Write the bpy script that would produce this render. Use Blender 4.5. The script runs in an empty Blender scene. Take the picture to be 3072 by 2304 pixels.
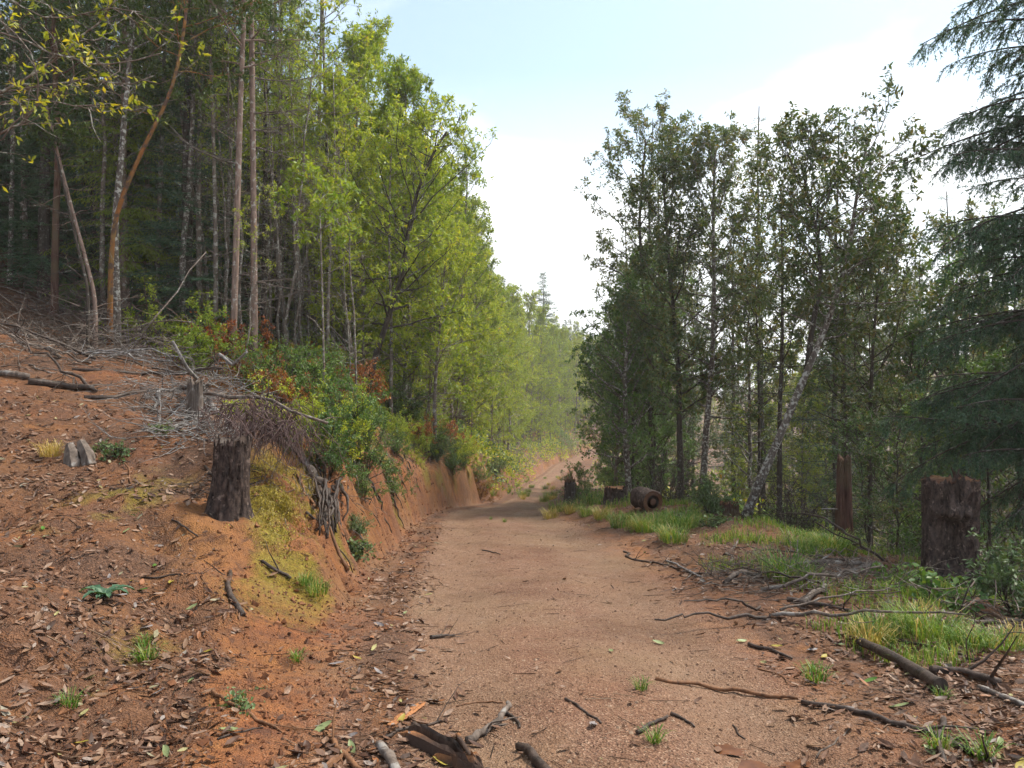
import bpy, math, random
import numpy as np
from mathutils import Vector

random.seed(11)
rng = np.random.default_rng(11)
SC = bpy.context.scene
COL = SC.collection
PI = math.pi

# ------------------------------------------------------------------ camera
F, CX, CY, CAMZ = 759.0, 512.0, 384.0, 1.6
cam_data = bpy.data.cameras.new("camera")
cam_data.sensor_width = 36.0
cam_data.lens = 36.0 * F / 1024.0
cam_data.clip_start = 0.05
cam_data.clip_end = 3000
cam = bpy.data.objects.new("camera", cam_data)
COL.objects.link(cam)
cam.location = (0, 0, CAMZ)
cam.rotation_euler = (PI / 2, 0, 0)
SC.camera = cam

# ------------------------------------------------------------------ world, sun, exposure
SUN_AZ, SUN_EL = 62.0, 57.0          # degrees; azimuth from +Y towards +X
w = bpy.data.worlds.new("World")
SC.world = w
w.use_nodes = True
nt = w.node_tree
for n in list(nt.nodes):
    nt.nodes.remove(n)
def wn(t, **kw):
    n = nt.nodes.new(t)
    for k, v in kw.items():
        setattr(n, k, v)
    return n
sky = wn("ShaderNodeTexSky", sky_type='NISHITA', sun_disc=False)
sky.sun_elevation = math.radians(SUN_EL)
sky.sun_rotation = math.radians(SUN_AZ)
sky.altitude = 300
sky.dust_density = 2.0
sky.ozone_density = 0.6
tc = wn("ShaderNodeTexCoord")
sep = wn("ShaderNodeSeparateXYZ")
nt.links.new(tc.outputs["Generated"], sep.inputs[0])
addz = wn("ShaderNodeMath", operation='ADD'); addz.inputs[1].default_value = 0.35
mx0 = wn("ShaderNodeMath", operation='MAXIMUM'); mx0.inputs[1].default_value = 0.0
nt.links.new(sep.outputs["Z"], mx0.inputs[0])
nt.links.new(mx0.outputs[0], addz.inputs[0])
dvx = wn("ShaderNodeMath", operation='DIVIDE'); dvy = wn("ShaderNodeMath", operation='DIVIDE')
nt.links.new(sep.outputs["X"], dvx.inputs[0]); nt.links.new(addz.outputs[0], dvx.inputs[1])
nt.links.new(sep.outputs["Y"], dvy.inputs[0]); nt.links.new(addz.outputs[0], dvy.inputs[1])
cmb = wn("ShaderNodeCombineXYZ")
nt.links.new(dvx.outputs[0], cmb.inputs[0]); nt.links.new(dvy.outputs[0], cmb.inputs[1])
cmb.inputs[2].default_value = 8.8
cn = wn("ShaderNodeTexNoise"); cn.inputs["Scale"].default_value = 1.5; cn.inputs["Detail"].default_value = 6
cn.inputs["Roughness"].default_value = 0.52
nt.links.new(cmb.outputs[0], cn.inputs["Vector"])
cr = wn("ShaderNodeValToRGB")
cr.color_ramp.elements[0].position = 0.46; cr.color_ramp.elements[0].color = (0.18, 0.18, 0.18, 1)
cr.color_ramp.elements[1].position = 0.64; cr.color_ramp.elements[1].color = (1, 1, 1, 1)
nt.links.new(cn.outputs["Fac"], cr.inputs[0])
# cloud thickens towards the horizon
hz = wn("ShaderNodeMapRange"); hz.inputs["From Min"].default_value = 0.04; hz.inputs["From Max"].default_value = 0.38
hz.inputs["To Min"].default_value = 1.0; hz.inputs["To Max"].default_value = 0.0
nt.links.new(sep.outputs["Z"], hz.inputs["Value"])
mxh = wn("ShaderNodeMix", data_type='RGBA', blend_type='SCREEN')
mxh.inputs["Factor"].default_value = 1.0
nt.links.new(cr.outputs[0], mxh.inputs["A"]); nt.links.new(hz.outputs[0], mxh.inputs["B"])
mixc = wn("ShaderNodeMix", data_type='RGBA')
nt.links.new(mxh.outputs["Result"], mixc.inputs["Factor"])
tint = wn("ShaderNodeMix", data_type='RGBA', blend_type='MULTIPLY'); tint.inputs["Factor"].default_value = 1.0
nt.links.new(sky.outputs[0], tint.inputs["A"]); tint.inputs["B"].default_value = (0.93, 1.06, 1.0, 1)
nt.links.new(tint.outputs["Result"], mixc.inputs["A"])
mixc.inputs["B"].default_value = (6.6, 6.7, 6.8, 1)
bg = wn("ShaderNodeBackground"); bg.inputs["Strength"].default_value = 0.052
nt.links.new(mixc.outputs["Result"], bg.inputs[0])
wo = wn("ShaderNodeOutputWorld")
nt.links.new(bg.outputs[0], wo.inputs[0])

sun_data = bpy.data.lights.new("sun", 'SUN')
sun_data.energy = 1.5
sun_data.angle = math.radians(10)
sun_data.color = (1.0, 0.93, 0.82)
sun = bpy.data.objects.new("sun", sun_data)
COL.objects.link(sun)
tosun = Vector((math.sin(math.radians(SUN_AZ)) * math.cos(math.radians(SUN_EL)),
                math.cos(math.radians(SUN_AZ)) * math.cos(math.radians(SUN_EL)),
                math.sin(math.radians(SUN_EL))))
sun.rotation_euler = (-tosun).to_track_quat('-Z', 'Y').to_euler()
SC.view_settings.view_transform = 'Standard'
SC.view_settings.look = 'None'
SC.view_settings.gamma = 1
SC.view_settings.use_curve_mapping = False
SC.view_settings.exposure = 2.2
SC.cycles.use_denoising = True
SC.cycles.adaptive_threshold = 0.03
SC.cycles.max_bounces = 4
SC.cycles.diffuse_bounces = 3
SC.cycles.glossy_bounces = 2
SC.cycles.transmission_bounces = 3
SC.cycles.volume_bounces = 2
SC.cycles.caustics_reflective = False
SC.cycles.caustics_refractive = False
SC.cycles.sample_clamp_indirect = 4

# ------------------------------------------------------------------ small maths
def P(px, py, Y):
    return np.array([(px - CX) / F * Y, Y, CAMZ - (py - CY) / F * Y])

def _hash(ix, iy, s):
    h = (ix.astype(np.int64) * 374761393 + iy.astype(np.int64) * 668265263 + s * 1442695041) & 0x7fffffff
    h = ((h ^ (h >> 13)) * 1274126177) & 0x7fffffff
    return ((h ^ (h >> 16)) & 0xffff) / 65535.0

def noise(x, y, s=0):
    x = np.asarray(x, float); y = np.asarray(y, float)
    ix = np.floor(x); iy = np.floor(y)
    fx = x - ix; fy = y - iy
    fx = fx * fx * (3 - 2 * fx); fy = fy * fy * (3 - 2 * fy)
    a = _hash(ix, iy, s); b = _hash(ix + 1, iy, s); c = _hash(ix, iy + 1, s); d = _hash(ix + 1, iy + 1, s)
    return (a + (b - a) * fx) * (1 - fy) + (c + (d - c) * fx) * fy - 0.5

def fbm(x, y, s=0, o=4, g=0.5):
    r = 0; a = 1.0
    for k in range(o):
        r = r + a * noise(x * 2 ** k + 17.3 * k, y * 2 ** k - 9.1 * k, s + k)
        a *= g
    return r

def sstep(a, b, x):
    t = np.clip((x - a) / (b - a), 0, 1)
    return t * t * (3 - 2 * t)

def unit(v):
    return v / (np.linalg.norm(v, axis=-1, keepdims=True) + 1e-9)

# ------------------------------------------------------------------ terrain
def dense(knots, smooth=25):
    ks = np.array(knots, float)
    yy = np.arange(-40, 700, 0.1)
    v = np.interp(yy, ks[:, 0], ks[:, 1])
    k = np.ones(smooth) / smooth
    v = np.convolve(np.pad(v, smooth, mode='edge'), k, mode='same')[smooth:-smooth]
    return yy, v
_zy, _zv = dense([(-40, 0.2), (0, 0), (3, 0), (20, -1.75), (26, -2.5), (32, -3.22), (45, -4.8), (60, -6.5), (68, -7.3), (80, -8.0), (100, -8.6), (130, -8.9), (170, -9.5), (700, -9.5)], 31)
_ly, _lv = dense([(-40, -1), (0, -0.8), (3.5, -0.95), (5, -1.15), (7, -1.5), (9, -1.65), (11.8, -1.75), (17, -2.1), (20, -2.15), (23, -1.6), (26, -1.0), (32, -.55), (45, -.1), (60, .55), (67, 0.9), (95, 5.1), (126, 13.9), (160, 30), (220, 70), (700, 90)], 21)
_ry, _rv = dense([(-40, 1.9), (0, 1.9), (3.5, 1.83), (7, 1.81), (11.8, 1.8), (16, 1.4), (20, 1.05), (26, 1.2), (32, 1.55), (45, 2.2), (60, 2.8), (67, 3.3), (95, 8.1), (126, 16.8), (160, 33), (220, 73), (700, 93)], 21)
road_z = lambda y: np.interp(y, _zy, _zv)
road_l = lambda y: np.interp(y, _ly, _lv)
road_r = lambda y: np.interp(y, _ry, _rv)

LD = np.array([0, .35, .9, 2, 4, 7, 12, 25, 60, 400])
LY = np.array([-30, 2, 5, 6.3, 7.4, 10, 14, 20, 30, 70, 130, 700])
LT = np.array([
    [0, 0.02, 0.08, 0.2, 0.5, 0.8, 1.2, 3, 8, 18],
    [0, 0.02, 0.08, 0.22, 0.5, 0.8, 1.2, 3, 8, 18],
    [0, 0.05, 0.16, 0.36, 0.72, 1.2, 2, 5, 14, 18],
    [0, 0.15, 0.42, 0.66, 0.9, 1.4, 2.3, 6, 16, 18],
    [0, 0.62, 0.98, 1.1, 1.2, 1.7, 2.8, 7, 17, 18],
    [0, 0.9, 1.4, 1.8, 2, 2.5, 3.8, 9, 17, 18],
    [0, 1, 1.65, 2.2, 2.8, 3.5, 5, 11, 17, 18],
    [0, 1.1, 1.8, 2.6, 3.6, 4.5, 6, 12, 17, 18],
    [0, 1, 1.7, 2.6, 3.9, 5.2, 7, 13, 17, 18],
    [0, 0.8, 1.4, 2.2, 3.7, 5.8, 9, 15, 17, 18],
    [0, 0.8, 1.4, 2.2, 3.7, 5.8, 9, 14, 17, 18],
    [0, 0.8, 1.4, 2.2, 3.7, 5.8, 9, 14, 17, 18]])
RD = np.array([0, .5, 1.5, 3, 4.5, 6.5, 10, 20, 45, 90, 400])
RY = np.array([-30, 3, 7, 12, 18, 26, 60, 130, 190, 270, 700])
RT = np.array([
    [0, .03, .05, -.10, -.3, -.8, -2.0, -6, -16, -24, -24],
    [0, .03, .05, -.10, -.3, -.8, -2.0, -6, -16, -24, -24],
    [0, .04, .06, -.10, -.35, -1.0, -2.4, -6.5, -16, -24, -24],
    [0, .08, .16, .02, -.25, -1.1, -2.7, -7, -17, -25, -25],
    [0, .12, .28, .20, -.2, -1.2, -3.0, -8, -18, -25, -25],
    [0, .15, .30, .10, -.5, -1.6, -3.4, -8, -18, -25, -25],
    [0, .10, .20, .00, -.6, -1.7, -3.4, -7, -15, -20, -20],
    [0, .10, .20, .00, -.6, -1.7, -3.4, -7, -15, -20, -20],
    [0, .10, .20, .00, -.6, -1.7, -3.4, -7, -12, -10, 0],
    [0, .10, .20, .00, .6, 1.7, 3.4, 7, 15, 22, 25],
    [0, .10, .20, .00, .6, 1.7, 3.4, 7, 15, 22, 25]])

def table(T, ys, ds, y, d):
    y = np.clip(y, ys[0], ys[-1] - 1e-6); d = np.clip(d, 0, ds[-1] - 1e-6)
    i = np.clip(np.searchsorted(ys, y, side='right') - 1, 0, len(ys) - 2)
    j = np.clip(np.searchsorted(ds, d, side='right') - 1, 0, len(ds) - 2)
    fy = (y - ys[i]) / (ys[i + 1] - ys[i]); fd = (d - ds[j]) / (ds[j + 1] - ds[j])
    fy = fy * fy * (3 - 2 * fy)
    return (T[i, j] * (1 - fd) + T[i, j + 1] * fd) * (1 - fy) + (T[i + 1, j] * (1 - fd) + T[i + 1, j + 1] * fd) * fy

PUD = [(1.10, 3.34, 0.16, 0.085), (1.00, 3.54, 0.07, 0.04), (1.30, 3.46, 0.08, 0.04)]      # wet hollows on the road

def zt(x, y):
    x = np.asarray(x, float); y = np.asarray(y, float)
    x, y = np.broadcast_arrays(x, y)
    xl = road_l(y); xr = road_r(y); zr = road_z(y)
    dl = xl - x; dr = x - xr
    bank = sstep(5.5, 8, y)
    dlw = dl + bank * (0.55 * noise(y * 0.75, x * 0.2, 3) + 0.26 * noise(y * 2.1, x * 0.6, 5) + .10 * noise(y * 5.5, x * 1.2, 6)) * sstep(0, .5, dl + .2)
    HL = table(LT, LY, LD, y, np.maximum(dlw, 0))
    HR = table(RT, RY, RD, y, np.maximum(dr, 0))
    z = zr + np.where(dl > 0, HL, np.where(dr > 0, HR, 0.0))
    # wheel ruts and a low crown
    u = np.clip((x - xl) / (xr - xl), 0, 1)
    z = z - (0.05 * np.exp(-((u - .27) / .11) ** 2) + 0.05 * np.exp(-((u - .78) / .11) ** 2)) * ((dl < 0) & (dr < 0))
    z = z + .035 * fbm(x * 1.4, y * .8, 45, 3) / (1 + (y / 30) ** 2)
    off = sstep(-.3, .8, dl) + sstep(-.3, .8, dr)
    near = 1 / (1 + (y / 40) ** 2)
    z = z + off * (0.20 * fbm(x * .55, y * .55, 21, 3) + 0.075 * fbm(x * 2.3, y * 2.3, 31, 4, .55))
    z = z + (0.012 + 0.03 * off) * fbm(x * 9, y * 9, 41, 3, .6) * near
    # steep bank face: gullies and clods
    face = sstep(.02, .3, dl) * (1 - sstep(1.0, 1.7, dl)) * bank
    z = z + face * (0.32 * noise(y * 3.3, x * 1.2, 51) + .15 * noise(y * 8, x * 4, 52) + .11 * (np.abs(noise(y * 13, x * 9, 53)) * 2 - .5) + .06 * noise(y * 24, x * 20, 54))
    # lumps on the foreground left slope
    fg = sstep(.2, 1, dl) * (1 - sstep(6.5, 8, y)) * sstep(2, 3, y)
    z = z + fg * (0.14 * (np.abs(fbm(x * 1.3 + 3, y * 1.3, 61, 3)) * 2 - .4) + .045 * fbm(x * 5, y * 5, 63, 3, .6))
    # spoil mound on the right verge
    z = z + .30 * np.exp(-(((x - 4.0) / 0.75) ** 2 + ((y - 12.6) / 0.8) ** 2))
    for (cx, cy, a, b) in PUD:
        z = z - 0.035 * np.exp(-(((x - cx) / (a * 1.2)) ** 2 + ((y - cy) / (b * 1.3)) ** 2))
    return z

def spaced(a, b, s0, s1):
    out = [a]; n = 0
    while out[-1] < b:
        t = (out[-1] - a) / (b - a)
        out.append(out[-1] + s0 + (s1 - s0) * t)
    return out[:-1]

gy = np.array(spaced(-8, 2.6, .5, .1) + spaced(2.6, 9, .045, .058) + spaced(9, 24, .05, .14) + spaced(24, 70, .14, .7) + spaced(70, 150, .7, 2.2) + spaced(150, 330, 2.2, 12) + [330.0])
xh = np.array(spaced(0, 4.2, .06, .06) + spaced(4.2, 9, .06, .14) + spaced(9, 30, .12, 1.0) + spaced(30, 90, 1.0, 5) + spaced(90, 240, 5, 25) + [240.0])
gx = np.concatenate([-xh[:0:-1], xh])
GX, GY = np.meshgrid(gx, gy)
GZ = zt(GX, GY)

def zg(x, y):
    """height of the ground mesh itself, bilinear on its own grid"""
    x = np.asarray(x, float); y = np.asarray(y, float)
    i = np.clip(np.searchsorted(gx, x) - 1, 0, len(gx) - 2); j = np.clip(np.searchsorted(gy, y) - 1, 0, len(gy) - 2)
    fx = (x - gx[i]) / (gx[i + 1] - gx[i]); fy = (y - gy[j]) / (gy[j + 1] - gy[j])
    return (GZ[j, i] * (1 - fx) + GZ[j, i + 1] * fx) * (1 - fy) + (GZ[j + 1, i] * (1 - fx) + GZ[j + 1, i + 1] * fx) * fy
def z1(x, y):
    return float(zg(x, y))
_HY = np.concatenate([np.arange(2.2, 30, .02), np.arange(30, 200, .2)])
def hit(px, py):
    """where the line of sight through a pixel meets the ground"""
    X = (px - CX) / F * _HY; Z = CAMZ - (py - CY) / F * _HY
    g = zg(X, _HY)
    k = np.argmax(Z < g)
    if Z[k] >= g[k]:
        k = len(_HY) - 1
    return np.array([X[k], _HY[k], g[k]])

def masks(x, y, z=None):
    """road, moss, litter, grass-green cover, 0..1 each"""
    xl = road_l(y); xr = road_r(y)
    wob = .35 * fbm(x * .9, y * .9, 71, 4, .6) * (0.6 + y * .01)
    road = sstep(-.35, .35, (x - xl) + wob) * sstep(-.5, .5, (xr - x) + wob)
    dl = xl - x; dr = x - xr
    n1 = fbm(x * .8, y * .8, 81, 4, .6)
    clayface = sstep(.0, .25, dl) * (1 - sstep(1.0, 1.7, dl + .5 * n1)) * sstep(4.5, 7, y) * (1 - sstep(30, 40, y))
    fgclay = sstep(0.0, .6, dl) * (1 - sstep(4.6, 8, y)) * sstep(-.05, .25, fbm(x * .9 + 5, y * .9, 91, 4, .55) + .20)
    lit = np.maximum(sstep(.1, .8, dl), sstep(-.5, .5, dr + wob))
    edge = np.exp(-((dl + .35) / .28) ** 2) * .8
    lit = np.clip(np.maximum(lit, edge) - .95 * clayface - .75 * fgclay, 0, 1)
    moss = np.zeros_like(x)
    for (mx, my, r, a) in MOSS:
        moss = np.maximum(moss, a * np.exp(-(((x - mx) / r) ** 2 + ((y - my) / r) ** 2)))
    moss = moss * sstep(-.45, .25, fbm(x * 4, y * 4, 97, 3))
    moss = np.maximum(moss, clayface * sstep(.05, .35, fbm(x * 2.0, y * 1.2, 99, 3) + .08) * .62)
    return road, np.clip(moss, 0, 1), lit, np.clip(dl, 0, 10)

MOSS = []
for (px, py, r, a) in [(275, 505, .36, 1.0), (285, 540, .30, 1.0), (265, 470, .3, .7), (120, 495, .55, .55), (160, 480, .4, .5), (60, 520, .4, .35), (290, 485, .3, .8), (150, 655, .35, .4), (110, 690, .25, .35)]:
    p = hit(px, py)
    MOSS.append((p[0], p[1], r, a))

# ------------------------------------------------------------------ mesh builder
class MB:
    def __init__(s):
        s.v = []; s.f = {3: [], 4: []}; s.m = {3: [], 4: []}; s.r = []; s.n = 0; s.ng = []
    def add(s, v, f, mat=0, rnd=0.5):
        v = np.asarray(v, np.float32).reshape(-1, 3); f = np.asarray(f, np.int64)
        k = f.shape[1]
        s.f[k].append(f + s.n); s.m[k].append(np.full(len(f), mat, np.int32))
        s.v.append(v)
        s.r.append(np.broadcast_to(np.asarray(rnd, np.float32), (len(v),)) if np.ndim(rnd) < 1 else np.asarray(rnd, np.float32))
        s.n += len(v)
    def more(s, f, mat=0):
        """faces on vertices already added (absolute indices)"""
        f = np.asarray(f, np.int64); k = f.shape[1]
        s.f[k].append(f); s.m[k].append(np.full(len(f), mat, np.int32))
    def mesh(s, name, mats, smooth=True):
        me = bpy.data.meshes.new(name)
        v = np.concatenate(s.v) if s.v else np.zeros((0, 3), np.float32)
        t3 = np.concatenate(s.f[3]) if s.f[3] else np.zeros((0, 3), np.int64)
        t4 = np.concatenate(s.f[4]) if s.f[4] else np.zeros((0, 4), np.int64)
        mi = np.concatenate(s.m[3] + s.m[4]) if (s.m[3] or s.m[4]) else np.zeros(0, np.int32)
        me.vertices.add(len(v)); me.vertices.foreach_set("co", v.ravel())
        nl = t3.size + t4.size
        me.loops.add(nl)
        me.loops.foreach_set("vertex_index", np.concatenate([t3.ravel(), t4.ravel()]).astype(np.int32))
        npoly = len(t3) + len(t4)
        me.polygons.add(npoly)
        ls = np.concatenate([np.arange(len(t3)) * 3, len(t3) * 3 + np.arange(len(t4)) * 4]).astype(np.int32)
        me.polygons.foreach_set("loop_start", ls)
        me.polygons.foreach_set("material_index", mi)
        me.polygons.foreach_set("use_smooth", np.full(npoly, smooth))
        at = me.attributes.new("rnd", 'FLOAT', 'POINT')
        at.data.foreach_set("value", np.concatenate(s.r).astype(np.float32))
        for m in mats:
            me.materials.append(m)
        me.update(calc_edges=True)
        return me

def tube(mb, pts, rad, sides=7, mat=0, rnd=.5, cap=True, rough=0.0, seed=0):
    pts = np.asarray(pts, float); k = len(pts)
    rad = np.broadcast_to(np.asarray(rad, float), (k,))
    tg = np.gradient(pts, axis=0); tg = unit(tg)
    ref = np.array([0, 0, 1.0]) if abs(tg[0][2]) < .9 else np.array([1.0, 0, 0])
    a = np.zeros_like(tg); b = np.zeros_like(tg)
    u = unit(np.cross(tg[0], ref))
    for i in range(k):
        u = unit(u - tg[i] * np.dot(u, tg[i]))
        a[i] = u; b[i] = np.cross(tg[i], u)
    th = np.arange(sides) * 2 * PI / sides
    rr = rad[:, None] * np.ones((1, sides))
    if rough:
        ii, jj = np.meshgrid(np.arange(k), np.arange(sides), indexing='ij')
        rr = rr * (1 + rough * 2 * (_hash(ii + 13 * seed, jj, 5 + seed) - .5) + rough * 1.5 * noise(ii * .35 + seed, jj * 0 + seed * 3.3, 9))
    v = pts[:, None, :] + rr[:, :, None] * (np.cos(th)[None, :, None] * a[:, None, :] + np.sin(th)[None, :, None] * b[:, None, :])
    idx = np.arange(k * sides).reshape(k, sides)
    f = np.stack([idx[:-1], np.roll(idx[:-1], -1, 1), np.roll(idx[1:], -1, 1), idx[1:]], -1).reshape(-1, 4)
    n0 = mb.n
    mb.add(v.reshape(-1, 3), f, mat, rnd)
    if cap:
        for e, p in ((0, pts[0] - tg[0] * rad[0] * .08), (k - 1, pts[-1] + tg[-1] * rad[-1] * .25)):
            c = mb.n
            mb.v.append(np.asarray([p], np.float32)); mb.r.append(np.array([np.mean(rnd)], np.float32)); mb.n += 1
            ring = n0 + idx[e]
            fan = np.stack([ring, np.roll(ring, -1), np.full(sides, c)], -1)
            if e == 0: fan = fan[:, ::-1]
            mb.more(fan, mat)

def prisms(mb, p0, p1, r0, r1, mat=0, rnd=.5):
    """many straight three-sided twigs at once"""
    n = len(p0)
    if n == 0: return
    d = unit(p1 - p0)
    ref = np.where(np.abs(d[:, 2:3]) < .9, np.array([[0, 0, 1.0]]), np.array([[1.0, 0, 0]]))
    a = unit(np.cross(d, ref)); b = np.cross(d, a)
    r0 = np.broadcast_to(r0, (n,)); r1 = np.broadcast_to(r1, (n,))
    V = []
    for p, r in ((p0, r0), (p1, r1)):
        for k in range(3):
            t = 2 * PI * k / 3
            V.append(p + r[:, None] * (math.cos(t) * a + math.sin(t) * b))
    v = np.stack(V, 1).reshape(-1, 3)
    base = np.arange(n)[:, None] * 6
    f = np.concatenate([base + np.array([[k, (k + 1) % 3, 3 + (k + 1) % 3, 3 + k]]) for k in range(3)])
    rn = np.repeat(np.broadcast_to(rnd, (n,)), 6)
    mb.add(v, f, mat, rn)

def spikes(mb, p0, p1, r0, mat=0):
    """fine twig tips: three-sided spikes"""
    n = len(p0)
    if n == 0: return
    d = unit(p1 - p0)
    ref = np.where(np.abs(d[:, 2:3]) < .9, np.array([[0, 0, 1.0]]), np.array([[1.0, 0, 0]]))
    a = unit(np.cross(d, ref)); b = np.cross(d, a); r0 = np.broadcast_to(r0, (n,))[:, None]
    v = np.stack([p0 + r0 * (math.cos(2 * PI * k / 3) * a + math.sin(2 * PI * k / 3) * b) for k in range(3)] + [p1], 1).reshape(-1, 3)
    base = np.arange(n)[:, None] * 4
    mb.add(v, np.concatenate([base + np.array([[k, (k + 1) % 3, 3]]) for k in range(3)]), mat, .5)

def needles(mb, base, dirs, length, width, rnd):
    """one thin triangle each"""
    n = len(base); d = unit(dirs); s_ = unit(np.cross(d, rng.normal(size=(n, 3)))) * width * .5
    v = np.stack([base - s_, base + s_, base + d * np.broadcast_to(length, (n,))[:, None]], 1).reshape(-1, 3)
    mb.add(v, np.arange(3 * n).reshape(n, 3), 0, np.repeat(rnd, 3))

def leaves(mb, base, dirs, length, width, mat=0, rnd=None, curl=.12, up=None):
    """one bent four-cornered leaf each"""
    n = len(base)
    if n == 0: return
    d = unit(dirs)
    ref = unit(rng.normal(size=(n, 3)) * .55 + np.array([0, 0, 1.0])) if up is None else up
    s = unit(np.cross(d, ref)); nn = np.cross(s, d)
    L = np.broadcast_to(length, (n,))[:, None]; W = np.broadcast_to(width, (n,))[:, None]
    c = L * curl * rng.uniform(-.5, 1.3, (n, 1))
    v = np.stack([base, base + d * L * .48 + s * W * .5 + nn * c * .4, base + d * L - nn * c, base + d * L * .48 - s * W * .5 + nn * c * .4], 1).reshape(-1, 3)
    f = np.arange(4 * n).reshape(n, 4)
    if rnd is None: rnd = rng.random(n)
    mb.add(v, f, mat, np.repeat(rnd, 4))

# ------------------------------------------------------------------ objects and tags
def tag(o, label=None, cat=None, group=None, kind=None):
    if label: o["label"] = label
    if cat: o["category"] = cat
    if group: o["group"] = group
    if kind: o["kind"] = kind
    return o
def link(name, me, parent=None, loc=None, rotz=0.0, scale=1.0):
    o = bpy.data.objects.new(name, me)
    COL.objects.link(o)
    if parent is not None: o.parent = parent
    if loc is not None: o.location = tuple(loc)
    if rotz: o.rotation_euler = (0, 0, rotz)
    if np.ndim(scale): o.scale = tuple(scale)
    elif scale != 1.0: o.scale = (scale,) * 3
    return o
def empty(name, loc, rotz=0.0, scale=1.0, tilt=(0, 0)):
    o = link(name, None, None, loc, rotz, scale)
    o.empty_display_size = .1
    if tilt != (0, 0): o.rotation_euler = (tilt[0], tilt[1], rotz)
    return o

# ------------------------------------------------------------------ materials
MATS = {}
def mat(name):
    m = bpy.data.materials.new(name); m.use_nodes = True
    t = m.node_tree
    for n in list(t.nodes): t.nodes.remove(n)
    MATS[name] = m
    return m, t
def N(t, typ, **kw):
    n = t.nodes.new(typ)
    for k, v in kw.items():
        if k.startswith("i_"):
            n.inputs[k[2:].replace("_", " ")].default_value = v
        else:
            setattr(n, k, v)
    return n
def ramp(t, stops, interp='LINEAR'):
    r = t.nodes.new("ShaderNodeValToRGB"); e = r.color_ramp.elements
    r.color_ramp.interpolation = interp
    while len(e) < len(stops): e.new(.5)
    for k, (p, c) in enumerate(stops):
        e[k].position = p; e[k].color = (*c, 1) if len(c) == 3 else c
    return r
def mixrgb(t, fac, a, b, blend='MIX'):
    m = t.nodes.new("ShaderNodeMix"); m.data_type = 'RGBA'; m.blend_type = blend
    for key, val in (("Factor", fac), ("A", a), ("B", b)):
        if isinstance(val, (int, float)): m.inputs[key].default_value = val
        elif isinstance(val, tuple): m.inputs[key].default_value = (*val, 1)
        else: t.links.new(val, m.inputs[key])
    return m.outputs["Result"]

def leaf_mat(name, stops, trans=.32, rough=.5, vary=.25):
    m, t = mat(name)
    at = N(t, "ShaderNodeAttribute", attribute_name="rnd")
    r = ramp(t, stops); t.links.new(at.outputs["Fac"], r.inputs[0])
    oi = N(t, "ShaderNodeObjectInfo")
    mr = N(t, "ShaderNodeMapRange"); mr.inputs["To Min"].default_value = 1 - vary; mr.inputs["To Max"].default_value = 1 + vary
    t.links.new(oi.outputs["Random"], mr.inputs["Value"])
    hs = N(t, "ShaderNodeHueSaturation"); t.links.new(mr.outputs[0], hs.inputs["Value"]); t.links.new(r.outputs[0], hs.inputs["Color"])
    hm = N(t, "ShaderNodeMapRange"); hm.inputs["To Min"].default_value = .515; hm.inputs["To Max"].default_value = .485
    t.links.new(oi.outputs["Random"], hm.inputs["Value"]); t.links.new(hm.outputs[0], hs.inputs["Hue"])
    b = N(t, "ShaderNodeBsdfPrincipled"); b.inputs["Roughness"].default_value = rough
    b.inputs["Specular IOR Level"].default_value = .35
    t.links.new(hs.outputs[0], b.inputs["Base Color"])
    tr = N(t, "ShaderNodeBsdfTranslucent")
    tcol = mixrgb(t, 1.0, hs.outputs[0], (1.25, 1.15, .55), 'MULTIPLY')
    t.links.new(tcol, tr.inputs["Color"])
    mx = N(t, "ShaderNodeMixShader"); mx.inputs[0].default_value = trans
    t.links.new(b.outputs[0], mx.inputs[1]); t.links.new(tr.outputs[0], mx.inputs[2])
    o = N(t, "ShaderNodeOutputMaterial"); t.links.new(mx.outputs[0], o.inputs[0])
    return m

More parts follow.
